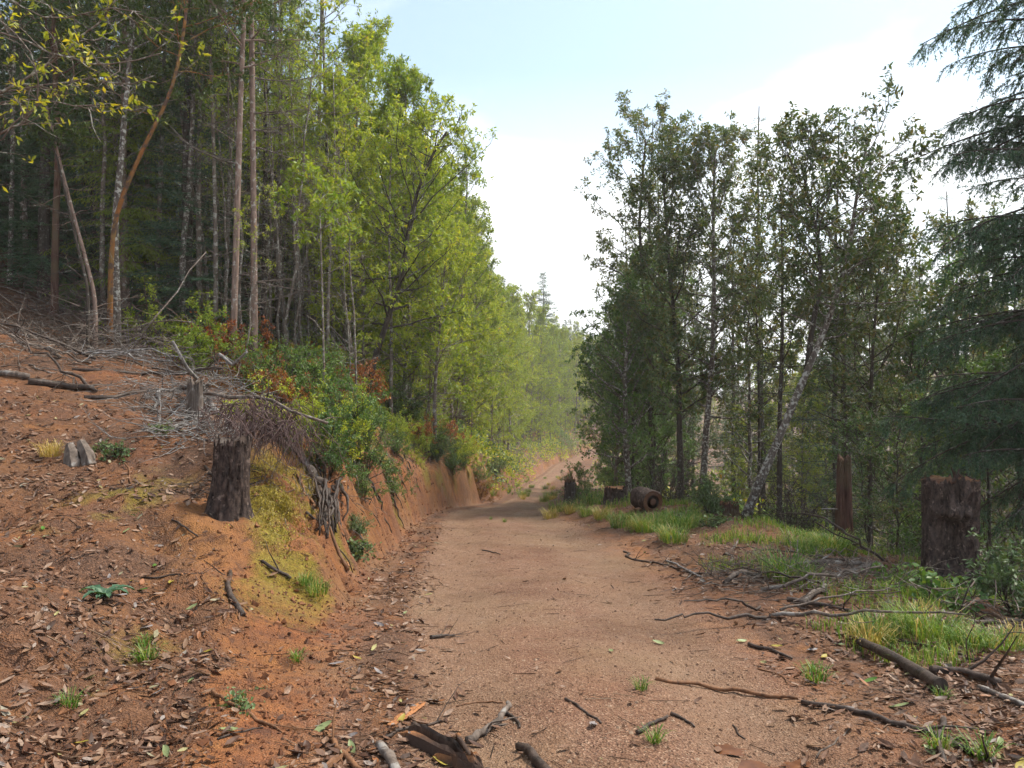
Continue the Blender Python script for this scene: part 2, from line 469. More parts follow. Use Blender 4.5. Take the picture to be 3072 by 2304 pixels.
def bark_mat(name, c0, c1, lichen=0.0, lcol=(.5, .5, .46), scale=6.0, stretch=.18, bump=.5, rough=.9, c2=None):
    m, t = mat(name)
    tcn = N(t, "ShaderNodeTexCoord"); mp = N(t, "ShaderNodeMapping"); mp.inputs["Scale"].default_value = (1, 1, stretch)
    t.links.new(tcn.outputs["Object"], mp.inputs[0])
    n1 = N(t, "ShaderNodeTexNoise"); n1.inputs["Scale"].default_value = scale * 3; n1.inputs["Detail"].default_value = 6; n1.inputs["Roughness"].default_value = .65
    t.links.new(mp.outputs[0], n1.inputs["Vector"])
    r = ramp(t, [(.32, c0), (.68, c1)]); t.links.new(n1.outputs["Fac"], r.inputs[0])
    col = r.outputs[0]
    if c2 is not None:
        n3 = N(t, "ShaderNodeTexNoise"); n3.inputs["Scale"].default_value = 1.7; n3.inputs["Detail"].default_value = 3
        t.links.new(tcn.outputs["Object"], n3.inputs["Vector"])
        r3 = ramp(t, [(.45, (0, 0, 0)), (.58, (1, 1, 1))]); t.links.new(n3.outputs["Fac"], r3.inputs[0])
        col = mixrgb(t, r3.outputs[0], col, c2)
    if lichen > 0:
        n2 = N(t, "ShaderNodeTexNoise"); n2.inputs["Scale"].default_value = scale * 1.6; n2.inputs["Detail"].default_value = 5; n2.inputs["Roughness"].default_value = .6
        t.links.new(tcn.outputs["Object"], n2.inputs["Vector"])
        r2 = ramp(t, [(.62 - lichen * .3, (0, 0, 0)), (.68 - lichen * .28, (1, 1, 1))]); t.links.new(n2.outputs["Fac"], r2.inputs[0])
        col = mixrgb(t, r2.outputs[0], col, lcol)
    b = N(t, "ShaderNodeBsdfPrincipled"); b.inputs["Roughness"].default_value = rough; b.inputs["Specular IOR Level"].default_value = .2
    t.links.new(col, b.inputs["Base Color"])
    bp = N(t, "ShaderNodeBump"); bp.inputs["Strength"].default_value = bump; bp.inputs["Distance"].default_value = .02
    t.links.new(n1.outputs["Fac"], bp.inputs["Height"]); t.links.new(bp.outputs[0], b.inputs["Normal"])
    o = N(t, "ShaderNodeOutputMaterial"); t.links.new(b.outputs[0], o.inputs[0])
    return m

def rnd_mat(name, stops, rough=.85, trans=0.0):
    """colour picked per piece"""
    m, t = mat(name)
    at = N(t, "ShaderNodeAttribute", attribute_name="rnd")
    r = ramp(t, stops); t.links.new(at.outputs["Fac"], r.inputs[0])
    tcn = N(t, "ShaderNodeTexCoord")
    n1 = N(t, "ShaderNodeTexNoise"); n1.inputs["Scale"].default_value = 60; n1.inputs["Detail"].default_value = 3
    t.links.new(tcn.outputs["Object"], n1.inputs["Vector"])
    r1 = ramp(t, [(.3, (.65, .65, .65)), (.7, (1.2, 1.2, 1.2))]); t.links.new(n1.outputs["Fac"], r1.inputs[0])
    col = mixrgb(t, 1.0, r.outputs[0], r1.outputs[0], 'MULTIPLY')
    col = mixrgb(t, 1.0, col, (.82, .80, .78), 'MULTIPLY')
    b = N(t, "ShaderNodeBsdfPrincipled"); b.inputs["Roughness"].default_value = rough; b.inputs["Specular IOR Level"].default_value = .3
    t.links.new(col, b.inputs["Base Color"])
    o = N(t, "ShaderNodeOutputMaterial")
    if trans:
        tr = N(t, "ShaderNodeBsdfTranslucent"); t.links.new(col, tr.inputs[0])
        mx = N(t, "ShaderNodeMixShader"); mx.inputs[0].default_value = trans
        t.links.new(b.outputs[0], mx.inputs[1]); t.links.new(tr.outputs[0], mx.inputs[2]); t.links.new(mx.outputs[0], o.inputs[0])
    else:
        t.links.new(b.outputs[0], o.inputs[0])
    return m

def ground_material():
    m, t = mat("forest_soil")
    tcn = N(t, "ShaderNodeTexCoord")
    def nz(scale, detail=5, rough=.6, vec=None):
        n = N(t, "ShaderNodeTexNoise"); n.inputs["Scale"].default_value = scale; n.inputs["Detail"].default_value = detail; n.inputs["Roughness"].default_value = rough
        t.links.new(vec or tcn.outputs["Object"], n.inputs["Vector"]); return n.outputs["Fac"]
    def rp(src, stops):
        r = ramp(t, stops); t.links.new(src, r.inputs[0]); return r.outputs[0]
    att = N(t, "ShaderNodeAttribute", attribute_name="cover")
    sp = N(t, "ShaderNodeSeparateColor"); t.links.new(att.outputs["Color"], sp.inputs[0])
    big = nz(.55, 4); mid = nz(4, 6, .62); fine = nz(38, 6, .7); grain = nz(120, 3, .6)
    # red clay
    clay = rp(mid, [(.28, (.115, .038, .018)), (.5, (.265, .096, .034)), (.72, (.38, .165, .058))])
    clay = mixrgb(t, rp(big, [(.42, (0, 0, 0)), (.62, (1, 1, 1))]), clay, mixrgb(t, .6, clay, (.30, .145, .05)))
    mps = N(t, "ShaderNodeMapping"); mps.inputs["Scale"].default_value = (9, 9, 1.2); t.links.new(tcn.outputs["Object"], mps.inputs[0])
    clay = mixrgb(t, rp(nz(1.0, 4, .6, mps.outputs[0]), [(.50, (0, 0, 0)), (.66, (.75, .75, .75))]), clay, (.085, .036, .020))
    # pale gravelly road
    vor = N(t, "ShaderNodeTexVoronoi"); vor.inputs["Scale"].default_value = 95; t.links.new(tcn.outputs["Object"], vor.inputs["Vector"])
    stones = N(t, "ShaderNodeSeparateColor"); t.links.new(vor.outputs["Color"], stones.inputs[0])
    road = rp(stones.outputs["Red"], [(0, (.10, .050, .030)), (.35, (.215, .115, .070)), (.85, (.31, .18, .115)), (1, (.52, .37, .26))])
    road = mixrgb(t, rp(big, [(.45, (0, 0, 0)), (.65, (1, 1, 1))]), road, mixrgb(t, .55, road, (.29, .205, .118)))
    road = mixrgb(t, mixrgb(t, 1.0, rp(nz(.33, 3), [(.5, (0, 0, 0)), (.68, (.6, .6, .6))]), (1.0, 1.0, 1.0), 'MULTIPLY'), road, mixrgb(t, .6, road, (.24, .095, .043)))
    rut = rp(mixrgb(t, .3, att.outputs["Alpha"], mid), [(.30, (0, 0, 0)), (.62, (1, 1, 1))])
    road = mixrgb(t, mixrgb(t, 1.0, rut, (.30, .30, .30), 'MULTIPLY'), mixrgb(t, .25, road, (.20, .085, .046)), (.285, .185, .115))
    damp = rp(nz(.9, 4, .6), [(.48, (0, 0, 0)), (.68, (.75, .75, .75))])
    road = mixrgb(t, damp, road, mixrgb(t, 1.0, road, (.62, .55, .50), 'MULTIPLY'))
    # leaf mould
    litter = rp(fine, [(.25, (.030, .016, .010)), (.48, (.105, .052, .030)), (.62, (.20, .105, .062)), (.8, (.33, .20, .13))])
    litter = mixrgb(t, rp(nz(1.3, 4), [(.40, (0, 0, 0)), (.66, (.7, .7, .7))]), litter, clay)
    moss = rp(nz(26, 5, .65), [(.3, (.10, .075, .010)), (.55, (.24, .185, .02)), (.75, (.38, .31, .05))])
    col = mixrgb(t, sp.outputs["Red"], clay, road)
    col = mixrgb(t, rp(mixrgb(t, .5, sp.outputs["Blue"], fine), [(.44, (0, 0, 0)), (.60, (1, 1, 1))]), col, litter)
    col = mixrgb(t, rp(mixrgb(t, .35, sp.outputs["Green"], fine), [(.26, (0, 0, 0)), (.52, (1, 1, 1))]), col, moss)
    col = mixrgb(t, .8, col, mixrgb(t, 1.0, col, rp(grain, [(.3, (.42, .42, .42)), (.72, (1.5, 1.5, 1.5))]), 'MULTIPLY'))
    b = N(t, "ShaderNodeBsdfPrincipled"); b.inputs["Specular IOR Level"].default_value = .25
    t.links.new(rp(mid, [(.3, (.62, .62, .62)), (.7, (.95, .95, .95))]), b.inputs["Roughness"])
    col = mixrgb(t, 1.0, col, (.78, .76, .74), "MULTIPLY")
    t.links.new(col, b.inputs["Base Color"])
    bp = N(t, "ShaderNodeBump"); bp.inputs["Strength"].default_value = .9; bp.inputs["Distance"].default_value = .022
    t.links.new(mixrgb(t, .5, fine, vor.outputs["Distance"]), bp.inputs["Height"])
    bp2 = N(t, "ShaderNodeBump"); bp2.inputs["Strength"].default_value = .6; bp2.inputs["Distance"].default_value = .06
    t.links.new(mid, bp2.inputs["Height"]); t.links.new(bp.outputs[0], bp2.inputs["Normal"])
    t.links.new(bp2.outputs[0], b.inputs["Normal"])
    o = N(t, "ShaderNodeOutputMaterial"); t.links.new(b.outputs[0], o.inputs[0])
    return m

M_GROUND = ground_material()
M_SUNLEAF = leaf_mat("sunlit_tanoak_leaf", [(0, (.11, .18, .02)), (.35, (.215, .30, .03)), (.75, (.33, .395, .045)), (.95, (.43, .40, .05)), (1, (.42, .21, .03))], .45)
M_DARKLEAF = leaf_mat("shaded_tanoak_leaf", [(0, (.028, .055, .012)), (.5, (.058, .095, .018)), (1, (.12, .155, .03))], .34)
M_OLIVE = leaf_mat("olive_leaf", [(0, (.038, .078, .030)), (.45, (.075, .118, .040)), (.72, (.13, .14, .045)), (1, (.19, .13, .05))], .38, vary=.2)
M_YELLOW = leaf_mat("yellowing_leaf", [(0, (.14, .20, .02)), (.5, (.30, .33, .03)), (.9, (.44, .37, .03)), (1, (.42, .22, .02))], .45)
M_SHRUB = leaf_mat("huckleberry_leaf", [(0, (.038, .095, .022)), (.5, (.085, .165, .032)), (1, (.17, .24, .05))], .32)
M_SHRUBG = leaf_mat("pale_green_leaf", [(0, (.05, .09, .035)), (.5, (.10, .16, .06)), (1, (.17, .23, .10))], .3)
M_RUST = leaf_mat("rust_coloured_leaf", [(0, (.13, .040, .012)), (.5, (.27, .085, .02)), (.85, (.36, .16, .03)), (1, (.22, .20, .03))], .3)
M_NEEDLE = leaf_mat("fir_needle", [(0, (.024, .066, .040)), (.5, (.050, .108, .058)), (1, (.10, .16, .075))], .25, vary=.15)
M_NEEDLEL = leaf_mat("light_redwood_needle", [(0, (.13, .19, .025)), (.5, (.22, .28, .04)), (1, (.30, .34, .06))], .42)
M_GRASS = leaf_mat("green_grass", [(0, (.05, .12, .015)), (.5, (.11, .21, .025)), (.80, (.18, .28, .05)), (.93, (.30, .29, .08)), (1, (.38, .29, .13))], .35, vary=.15)
M_DRYGRASS = leaf_mat("straw_grass", [(0, (.22, .20, .04)), (.5, (.36, .29, .07)), (1, (.46, .34, .13))], .3)
M_BARKG = bark_mat("grey_bark", (.075, .056, .045), (.20, .16, .13), lichen=.30, lcol=(.32, .31, .27))
M_BARKP = bark_mat("pinkish_fir_bark", (.11, .072, .055), (.29, .20, .16), lichen=.15, lcol=(.36, .33, .29))
M_BARKD = bark_mat("dark_bark", (.022, .018, .015), (.085, .065, .052), lichen=.10, lcol=(.22, .22, .19))
M_BARKW = bark_mat("lichened_bark", (.05, .040, .034), (.17, .135, .112), lichen=.36, lcol=(.36, .35, .31), scale=8)
M_BARKO = bark_mat("peeling_madrone_bark", (.11, .040, .014), (.29, .12, .035), lichen=.40, lcol=(.09, .055, .04), scale=4, c2=(.20, .115, .04))
M_DEAD = bark_mat("weathered_dead_wood", (.055, .042, .034), (.19, .15, .125), lichen=.2, lcol=(.24, .22, .20))
M_DEADG = bark_mat("silver_grey_dead_wood", (.09, .08, .075), (.27, .25, .235), lichen=.2, lcol=(.33, .32, .31))
M_WETWOOD = bark_mat("wet_dark_wood", (.016, .012, .010), (.085, .058, .045), rough=.5, bump=.7)
M_BROWNSTICK = bark_mat("brown_stick_wood", (.06, .028, .015), (.24, .115, .055), rough=.65)
M_SPLIT = bark_mat("split_orange_wood", (.10, .035, .014), (.46, .20, .075), scale=10, stretch=.5, rough=.7, c2=(.05, .03, .022))
M_STUMP = bark_mat("furrowed_stump_bark", (.008, .006, .005), (.105, .072, .060), scale=9, stretch=.55, bump=1.0, lichen=.12, lcol=(.17, .125, .105))
M_SNAG = bark_mat("reddish_snag_wood", (.030, .014, .010), (.125, .062, .046), scale=8, stretch=.1, c2=(.085, .058, .034))
M_CUT = bark_mat("sawn_wood_face", (.10, .05, .025), (.27, .145, .07), scale=9, stretch=1, c2=(.11, .05, .028))
M_MOSSY = leaf_mat("hanging_moss", [(0, (.14, .11, .012)), (.5, (.25, .19, .02)), (1, (.36, .29, .045))], .2)

# ------------------------------------------------------------------ the ground: road, hillside, verge
def ground_objects():
    ny, nx = GX.shape
    V = np.stack([GX, GY, GZ], -1).reshape(-1, 3)
    road, moss, lit, _ = masks(GX, GY)
    uu = (GX - road_l(GY)) / (road_r(GY) - road_l(GY)) + .04 * fbm(GX * .3, GY * .5, 77, 2)
    rutm = np.clip(np.exp(-((uu - .27) / .12) ** 2) + np.exp(-((uu - .78) / .13) ** 2), 0, 1)
    cov = np.stack([road, moss * .8, lit, rutm], -1).reshape(-1, 4).astype(np.float32)
    idx = np.arange(ny * nx).reshape(ny, nx)
    Q = np.stack([idx[:-1, :-1], idx[:-1, 1:], idx[1:, 1:], idx[1:, :-1]], -1).reshape(-1, 4)
    c = V[Q].mean(1)
    wob = .12 * fbm(c[:, 0] * 2, c[:, 1] * 2, 7, 3)
    isl = c[:, 0] + wob < road_l(c[:, 1]); isr = c[:, 0] + wob > road_r(c[:, 1])
    isroad = ~isl & ~isr & (c[:, 1] < 240)
    for name, sel, in (("dirt_road", isroad), ("hillside", isl), ("ground", ~isl & ~isroad)):
        q = Q[sel]
        used = np.unique(q); remap = np.zeros(len(V), np.int64); remap[used] = np.arange(len(used))
        mb = MB(); mb.add(V[used], remap[q], 0, .5)
        me = mb.mesh(name, [M_GROUND])
        ca = me.attributes.new("cover", 'FLOAT_COLOR', 'POINT'); ca.data.foreach_set("color", cov[used].ravel())
        tag(link(name, me), kind="structure")
ground_objects()

# ------------------------------------------------------------------ tree builders
def wander(p0, d0, L, k, wig=.12, trop=0.0, r=rng):
    pts = [np.array(p0, float)]; d = unit(np.array(d0, float))
    for i in range(k):
        d = unit(d + r.normal(size=3) * wig + np.array([0, 0, trop]))
        pts.append(pts[-1] + d * L / k)
    return np.array(pts)

def along(pts, t):
    k = len(pts) - 1
    f = np.clip(t, 0, .9999) * k; i = int(f); u = f - i
    return pts[i] * (1 - u) + pts[i + 1] * u, unit(pts[i + 1] - pts[i])

def rosettes(mb, ends, dirs, per, length, width, mat=0, spread=.9, jit=.02):
    """leaves in whorls about twig ends"""
    n = len(ends)
    if n == 0: return
    e = np.repeat(ends, per, 0); d = np.repeat(dirs, per, 0)
    rad = unit(np.cross(d, rng.normal(size=e.shape)))
    ld = unit(rad * spread + d * rng.uniform(.1, .9, (len(e), 1)) + np.array([0, 0, -.12]))
    base = e - d * rng.uniform(0, .10, (len(e), 1)) + rng.normal(size=e.shape) * jit
    L = length * rng.uniform(.65, 1.2, len(e))
    cl = np.repeat(rng.random(n), per) * .45 + rng.random(len(e)) * .55
    leaves(mb, base, ld, L, width * L / length, mat, cl)

def fan_tree(trunk, r0, r1, cb, R, nl, nsub, ntw, per, ll, lw, profile, seed, sides=7, up=.35, wig=.16, leafmat=0, bare=0, az_bias=None, rough=.06):
    """broadleaf tree: trunk and limbs in one mesh, leaf clumps in the other"""
    r = np.random.default_rng(seed)
    wood, leaf = MB(), MB()
    K = len(trunk)
    ts = np.linspace(0, 1, K)
    rad = r0 + (r1 - r0) * ts ** .85
    rad[0] *= 1.35
    tube(wood, trunk, rad, sides, 0, rough=rough, seed=seed)
    H = trunk[-1][2] - trunk[0][2]
    ends, dirs = [], []
    p0s, p1s, ra, rb = [], [], [], []
    t0s, t1s = [], []
    for i in range(nl):
        t = cb + (1 - cb) * ((i + r.random()) / nl) ** .9
        p, td = along(trunk, t)
        az = i * 2.39996 + r.normal() * .4
        if az_bias is not None and r.random() < az_bias[1]:
            az = az_bias[0] + r.normal() * .7
        el = up + (t - cb) * .8 + r.normal() * .18
        d = np.array([math.cos(az) * math.cos(el), math.sin(az) * math.cos(el), math.sin(el)])
        L = R * profile((t - cb) / (1 - cb)) * r.uniform(.65, 1.2)
        lp = wander(p, d, L, 6, wig, .05, r)
        rr = max(.008, (r0 + (r1 - r0) * t) * .42)
        tube(wood, lp, np.linspace(rr, .006, 7), 5, 0, cap=False)
        for j in range(nsub):
            s = .25 + .75 * (j + r.random()) / nsub
            q, qd = along(lp, s)
            sd = unit(qd + r.normal(size=3) * .75 + np.array([0, 0, .15]))
            SL = (.25 + .35 * L * (1.1 - s)) * r.uniform(.6, 1.3)
            sp = wander(q, sd, SL, 2, .2, .08, r)
            p0s += [sp[0], sp[1]]; p1s += [sp[1], sp[2]]; ra += [.007, .005]; rb += [.005, .003]
            for k in range(ntw):
                c, cd = along(sp, r.uniform(.35, 1))
                tdv = unit(cd + r.normal(size=3) * .8)
                tl = r.uniform(.08, .26)
                e = c + tdv * tl
                t0s.append(c); t1s.append(e)
                ends.append(e); dirs.append(tdv)
    for i in range(bare):               # dead bare twigs low on the trunk
        t = r.uniform(.12, cb + .1)
        p, td = along(trunk, t)
        az = r.uniform(0, 2 * PI); d = np.array([math.cos(az), math.sin(az), r.uniform(-.2, .5)])
        lp = wander(p, d, r.uniform(.4, 1.3), 5, .2, .03, r)
        for a in range(5):
            p0s.append(lp[a]); p1s.append(lp[a + 1]); ra.append(.010 - .0017 * a); rb.append(.0083 - .0017 * a)
        for j in range(4):
            q, qd = along(lp, r.uniform(.3, 1)); e = q + unit(qd + r.normal(size=3) * .6) * r.uniform(.15, .4)
            t0s.append(q); t1s.append(e)
    spikes(wood, np.array(t0s), np.array(t1s), .0045)
    prisms(wood, np.array(p0s), np.array(p1s), np.array(ra), np.array(rb), 0)
    rosettes(leaf, np.array(ends), np.array(dirs), per, ll, lw, leafmat)
    return wood, leaf

def straightish(H, lean, wig, k, seed, z0=-.25):
    r = np.random.default_rng(seed)
    z = np.linspace(z0, H, k)
    t = np.linspace(0, 1, k)
    w = np.cumsum(r.normal(size=(k, 2)) * wig, 0); w -= w[0]
    x = lean[0] * t ** 1.3 + w[:, 0]; y = lean[1] * t ** 1.3 + w[:, 1]
    return np.stack([x, y, z], -1)

def conifer(H, r0, Rb, cb, seed, step=.32, droop=.25, per=5, blet=.09, nl=.13, nw=.022, prof=1.0, ndl=5, top=.0, weep=.0, jit=.10):
    """fir: straight trunk, whorls of flat sprays"""
    r = np.random.default_rng(seed)
    wood, leaf = MB(), MB()
    tr = straightish(H, (r.normal() * .15, r.normal() * .15), .02, 16, seed)
    tube(wood, tr, np.linspace(r0, .012, 16), 8, 0, rough=.05, seed=seed)
    B, D, U, CL = [], [], [], []
    p0s, p1s, ra, rb = [], [], [], []
    z = cb * H
    while z < H - .15:
        t = z / H
        p, _ = along(tr, (z + .25) / (H + .25))
        tt = (t - cb) / (1 - cb)
        for b in range(per):
            az = r.uniform(0, 2 * PI)
            L = Rb * ((1 - tt) ** prof) * r.uniform(.55, 1.15) + .12
            el = -.15 + .75 * tt + r.normal() * jit
            k = 6
            pts = [p.copy()]
            for i in range(k):
                e = el - droop * (i / k) * 1.6 + max(0, i - 3) * .12
                pts.append(pts[-1] + np.array([math.cos(az) * math.cos(e), math.sin(az) * math.cos(e), math.sin(e)]) * L / k)
            pts = np.array(pts)
            for i in range(k):
                p0s.append(pts[i]); p1s.append(pts[i + 1]); ra.append(.004 + .010 * L / 2 * (1 - i / k)); rb.append(.004 + .010 * L / 2 * (1 - (i + 1) / k))
            nb = max(3, int(L / blet))
            side = np.array([-math.sin(az), math.cos(az), 0])
            for j in range(nb):
                s = .12 + .88 * (j + r.random()) / nb
                q, qd = along(pts, s)
                bl = (.10 + .38 * L * (1.05 - s) * .7) * r.uniform(.6, 1.2)
                for sg in (-1, 1):
                    bd = unit(qd * .7 + side * sg * 1.0 + np.array([0, 0, -.15 - weep + r.normal() * .18]))
                    m = max(2, int(bl / .07 * ndl / 5))
                    u = (np.arange(m) + r.random(m)) / m
                    B.append(q + bd * (bl * u)[:, None])
                    sw = np.where(np.arange(m) % 2 == 0, 1.0, -1.0)[:, None]
                    lat = unit(np.cross(bd, [0, 0, 1.0]))
                    D.append(bd * .8 + lat * sw * .75 + r.normal(size=(m, 3)) * .22 + np.array([0, 0, -weep]))
                    CL.append(np.full(m, r.random() * .5) + r.random(m) * .5)
        z += step * r.uniform(.7, 1.3)
    prisms(wood, np.array(p0s), np.array(p1s), np.array(ra), np.array(rb), 0)
    B = np.concatenate(B); D = np.concatenate(D); CL = np.concatenate(CL)
    L = nl * rng.uniform(.6, 1.2, len(B))
    leaves(leaf, B, D, L, nw, 0, CL, curl=.1)
    return wood, leaf

def put_tree(meshes, x, y, s, name, label, cat="tree", group=None, rotz=None, sink=.05, z=None, sz=None):
    zz = z1(x, y) - sink if z is None else z
    sc = s if sz is None else (s, s, sz)
    e = empty(name, (x, y, zz), random.uniform(0, 2 * PI) if rotz is None else rotz, sc)
    tag(e, label, cat, group)
    link("trunk", meshes[0], e); link("crown", meshes[1], e)
    return e

def two(builder_out, name, barkm, leafm):
    wood, leaf = builder_out
    return (wood.mesh(name + "_trunk", [barkm]), leaf.mesh(name + "_crown", [leafm], smooth=False))

pr_round = lambda u: .45 + .75 * math.sin(PI * min(1, .12 + u * .80)) ** .8
pr_cone = lambda u: 1.05 - .75 * u
pr_edge = lambda u: .85 + .3 * math.sin(PI * u) - .55 * u ** 3

# tree kinds; copies share their meshes
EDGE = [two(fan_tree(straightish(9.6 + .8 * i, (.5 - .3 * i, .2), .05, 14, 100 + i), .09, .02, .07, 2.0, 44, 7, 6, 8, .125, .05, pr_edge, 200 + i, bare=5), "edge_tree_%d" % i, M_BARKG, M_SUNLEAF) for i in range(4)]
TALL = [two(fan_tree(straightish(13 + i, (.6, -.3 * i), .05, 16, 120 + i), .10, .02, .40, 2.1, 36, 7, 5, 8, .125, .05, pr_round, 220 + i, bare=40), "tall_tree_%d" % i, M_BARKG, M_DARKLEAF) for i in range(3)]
OLIV = [two(fan_tree(straightish(10.5, (.3 * (i - 1), .2), .05, 16, 140 + i), .10, .02, .20, 2.1, 40, 7, 5, 8, .125, .05, pr_round, 240 + i, bare=26), "olive_tree_%d" % i, M_BARKW, M_OLIVE) for i in range(3)]
FIR = [two(conifer(22, .26, 3.6, .06, 160 + i, step=.42, nl=.17, nw=.035, blet=.14), "fir_%d" % i, M_BARKD, M_NEEDLE) for i in range(2)]
FARFIR = [two(conifer(22, .30, 5.6, .06, 165, step=.26, nl=.34, nw=.10, blet=.34, prof=.75, per=4, droop=.3, jit=.24), "far_fir", M_BARKD, M_NEEDLE)]
YFIR = [two(conifer(12, .10, 1.7, .22, 170 + i, step=.34, nl=.12, nw=.016, blet=.11, per=4, droop=.1), "young_fir_%d" % i, M_BARKD, M_NEEDLE) for i in range(2)]
RED = [two(conifer(13, .12, 1.8, .10, 180 + i, step=.30, nl=.14, nw=.026, blet=.10, per=5, droop=.35, weep=.5, prof=.7), "redwood_%d" % i, M_BARKP, M_NEEDLEL) for i in range(2)]
POLE = []
for i in range(3):
    wood, leaf = fan_tree(straightish(7.5 + i, (.8 - .7 * i, .3), .06, 12, 150 + i), .045, .012, .62, .8, 9, 4, 4, 6, .09, .032, pr_round, 250 + i, bare=34)
    POLE.append(two((wood, leaf), "pole_tree_%d" % i, M_BARKG, M_SUNLEAF))

# ------------------------------------------------------------------ left: the sunlit row along the bank
G_ROW = "sunlit broadleaf trees along the cut bank"
def left_x(y, d): return float(road_l(y)) - d
k = 0
for y in list(np.arange(19, 34, 2.1)) + list(np.arange(34, 70, 2.4)) + list(np.arange(70, 150, 3.6)):
    rows = (2.4, 4.6, 7.4) if y < 70 else (2.2, 5.0)
    for d0 in rows:
        if y < 21 and d0 < 3: continue
        d = d0 + random.uniform(-.6, .8)
        yy = y + random.uniform(-.9, .9)
        if CX + left_x(yy, d) / yy * F < 322: continue
        s = random.uniform(.88, 1.12) * (1.0 if yy < 32 else 1.0 + max(0, min(.30, (yy - 40) * .008))) * (1 + .03 * (d0 > 4))
        put_tree(TALL[k % 3] if (k % 6 == 4 and d0 > 3) else EDGE[k % 4], left_x(yy, d), yy, s * (.74 if (k % 6 == 4 and d0 > 3) else 1), "broadleaf_tree", "%s tree %s, %s" % ("darker green" if (k % 6 == 4 and d0 > 3) else "yellow-green", "at the near end of the sunlit row" if yy < 30 else ("midway along the sunlit row" if yy < 62 else "at the hazy far end of the row"), "nearest the bank edge" if d0 < 3 else "set back from the bank"), group=G_ROW)
        k += 1
G_BANKPOLE = "thin bare-stemmed saplings along the bank"
for i in range(26):
    yy = 15.5 + i * 1.4 + random.uniform(-.5, .5)
    put_tree(POLE[i % 3], left_x(yy, random.uniform(1.3, 4.5)), yy, random.uniform(.5, .8), "sapling", "thin pale sapling with bare lower twigs on the left bank", group=G_BANKPOLE)

# ------------------------------------------------------------------ left: dense dark wood behind the clearing
G_DARK = "trees deep in the dark wood"
k = 0
for y in np.arange(20, 48, 2.7):
    for x in np.arange(-38, -6.5, 2.7):
        xx = x + random.uniform(-1, 1); yy = y + random.uniform(-1, 1) + max(0, (-x - 18) * .1)
        if xx > left_x(yy, 6.0): continue
        if yy < 22 + 0.0 * xx and xx < -9: pass
        m = (TALL[k % 3], FIR[k % 2], TALL[(k + 1) % 3], FIR[(k + 1) % 2])[k % 4]
        s = random.uniform(.75, 1.0) * (.72 if m in FIR else 1.0)
        put_tree(m, xx, yy, s, "forest_tree", ("tall bare-trunked leafy tree" if m in TALL else ("dark fir" if m in FIR else "weeping green conifer")) + (" in the front ranks of the dark wood" if yy < 28 else (" in the middle of the dark wood" if yy < 38 else " deep at the back of the dark wood")), group=G_DARK)
        k += 1
for i in range(30):
    px = random.uniform(150, 335); yy = random.uniform(18.5, 24); xx = P(px, 0, yy)[0]
    put_tree(POLE[i % 3], xx, yy, random.uniform(.8, 1.25), "thin_trunk", "thin bare stem with dead twigs %s" % ("in the dark wood left of the pink trunks" if px < 228 else ("close behind the pink trunks" if px < 262 else "in the thicket right of the pink trunks")), group="thin bare stems round the pink trunks")
for i in range(46):
    yy = random.uniform(22.5, 36); xx = -random.uniform(7.5, .78 * yy)
    if xx > left_x(yy, 5.5): continue
    put_tree(FIR[i % 2], xx, yy, random.uniform(.32, .52), "young_fir", "dark low-branched young fir filling the dark wood", group="low firs in the dark wood")
for i in range(26):
    yy = random.uniform(5, 21); xx = -random.uniform(max(17, .74 * yy + 2.5), 32)
    put_tree(TALL[i % 3], xx, yy, random.uniform(.85, 1.1), "forest_tree", "tall leafy tree of the wood beyond the clearing's left side", group=G_DARK)
for y in np.arange(14, 21, 2.6):          # canopy over the clearing's edge, up the hill
    for x in (-21, -18, -15.5):
        if x > -y * .75: continue
        put_tree(TALL[k % 3], x + random.uniform(-.6, .6), y + random.uniform(-.7, .7), random.uniform(.85, 1.05), "forest_tree", "tall leafy tree shading the clearing from the left", group=G_DARK); k += 1

# ------------------------------------------------------------------ left heroes with their own trunks
def px_path(pts, Y, snap=True, depth_lean=0.0):
    out = np.array([P(px, py, Y) for px, py in pts])
    out[:, 1] += np.linspace(0, depth_lean, len(out))
    if snap:
        g = z1(out[0][0], out[0][1]) - .15
        if out[0][2] > g: out = np.vstack([[out[0][0], out[0][1], g], out])
        else: out[0][2] = g
    return out
def resample(p, k):
    p = np.asarray(p, float)
    s = np.concatenate([[0], np.cumsum(np.linalg.norm(np.diff(p, axis=0), axis=1))])
    u = np.linspace(0, s[-1], k)
    q = np.stack([np.interp(u, s, p[:, i]) for i in range(3)], -1)
    if k > 6:
        q[1:-1] = (q[:-2] + 2 * q[1:-1] + q[2:]) / 4
    return q

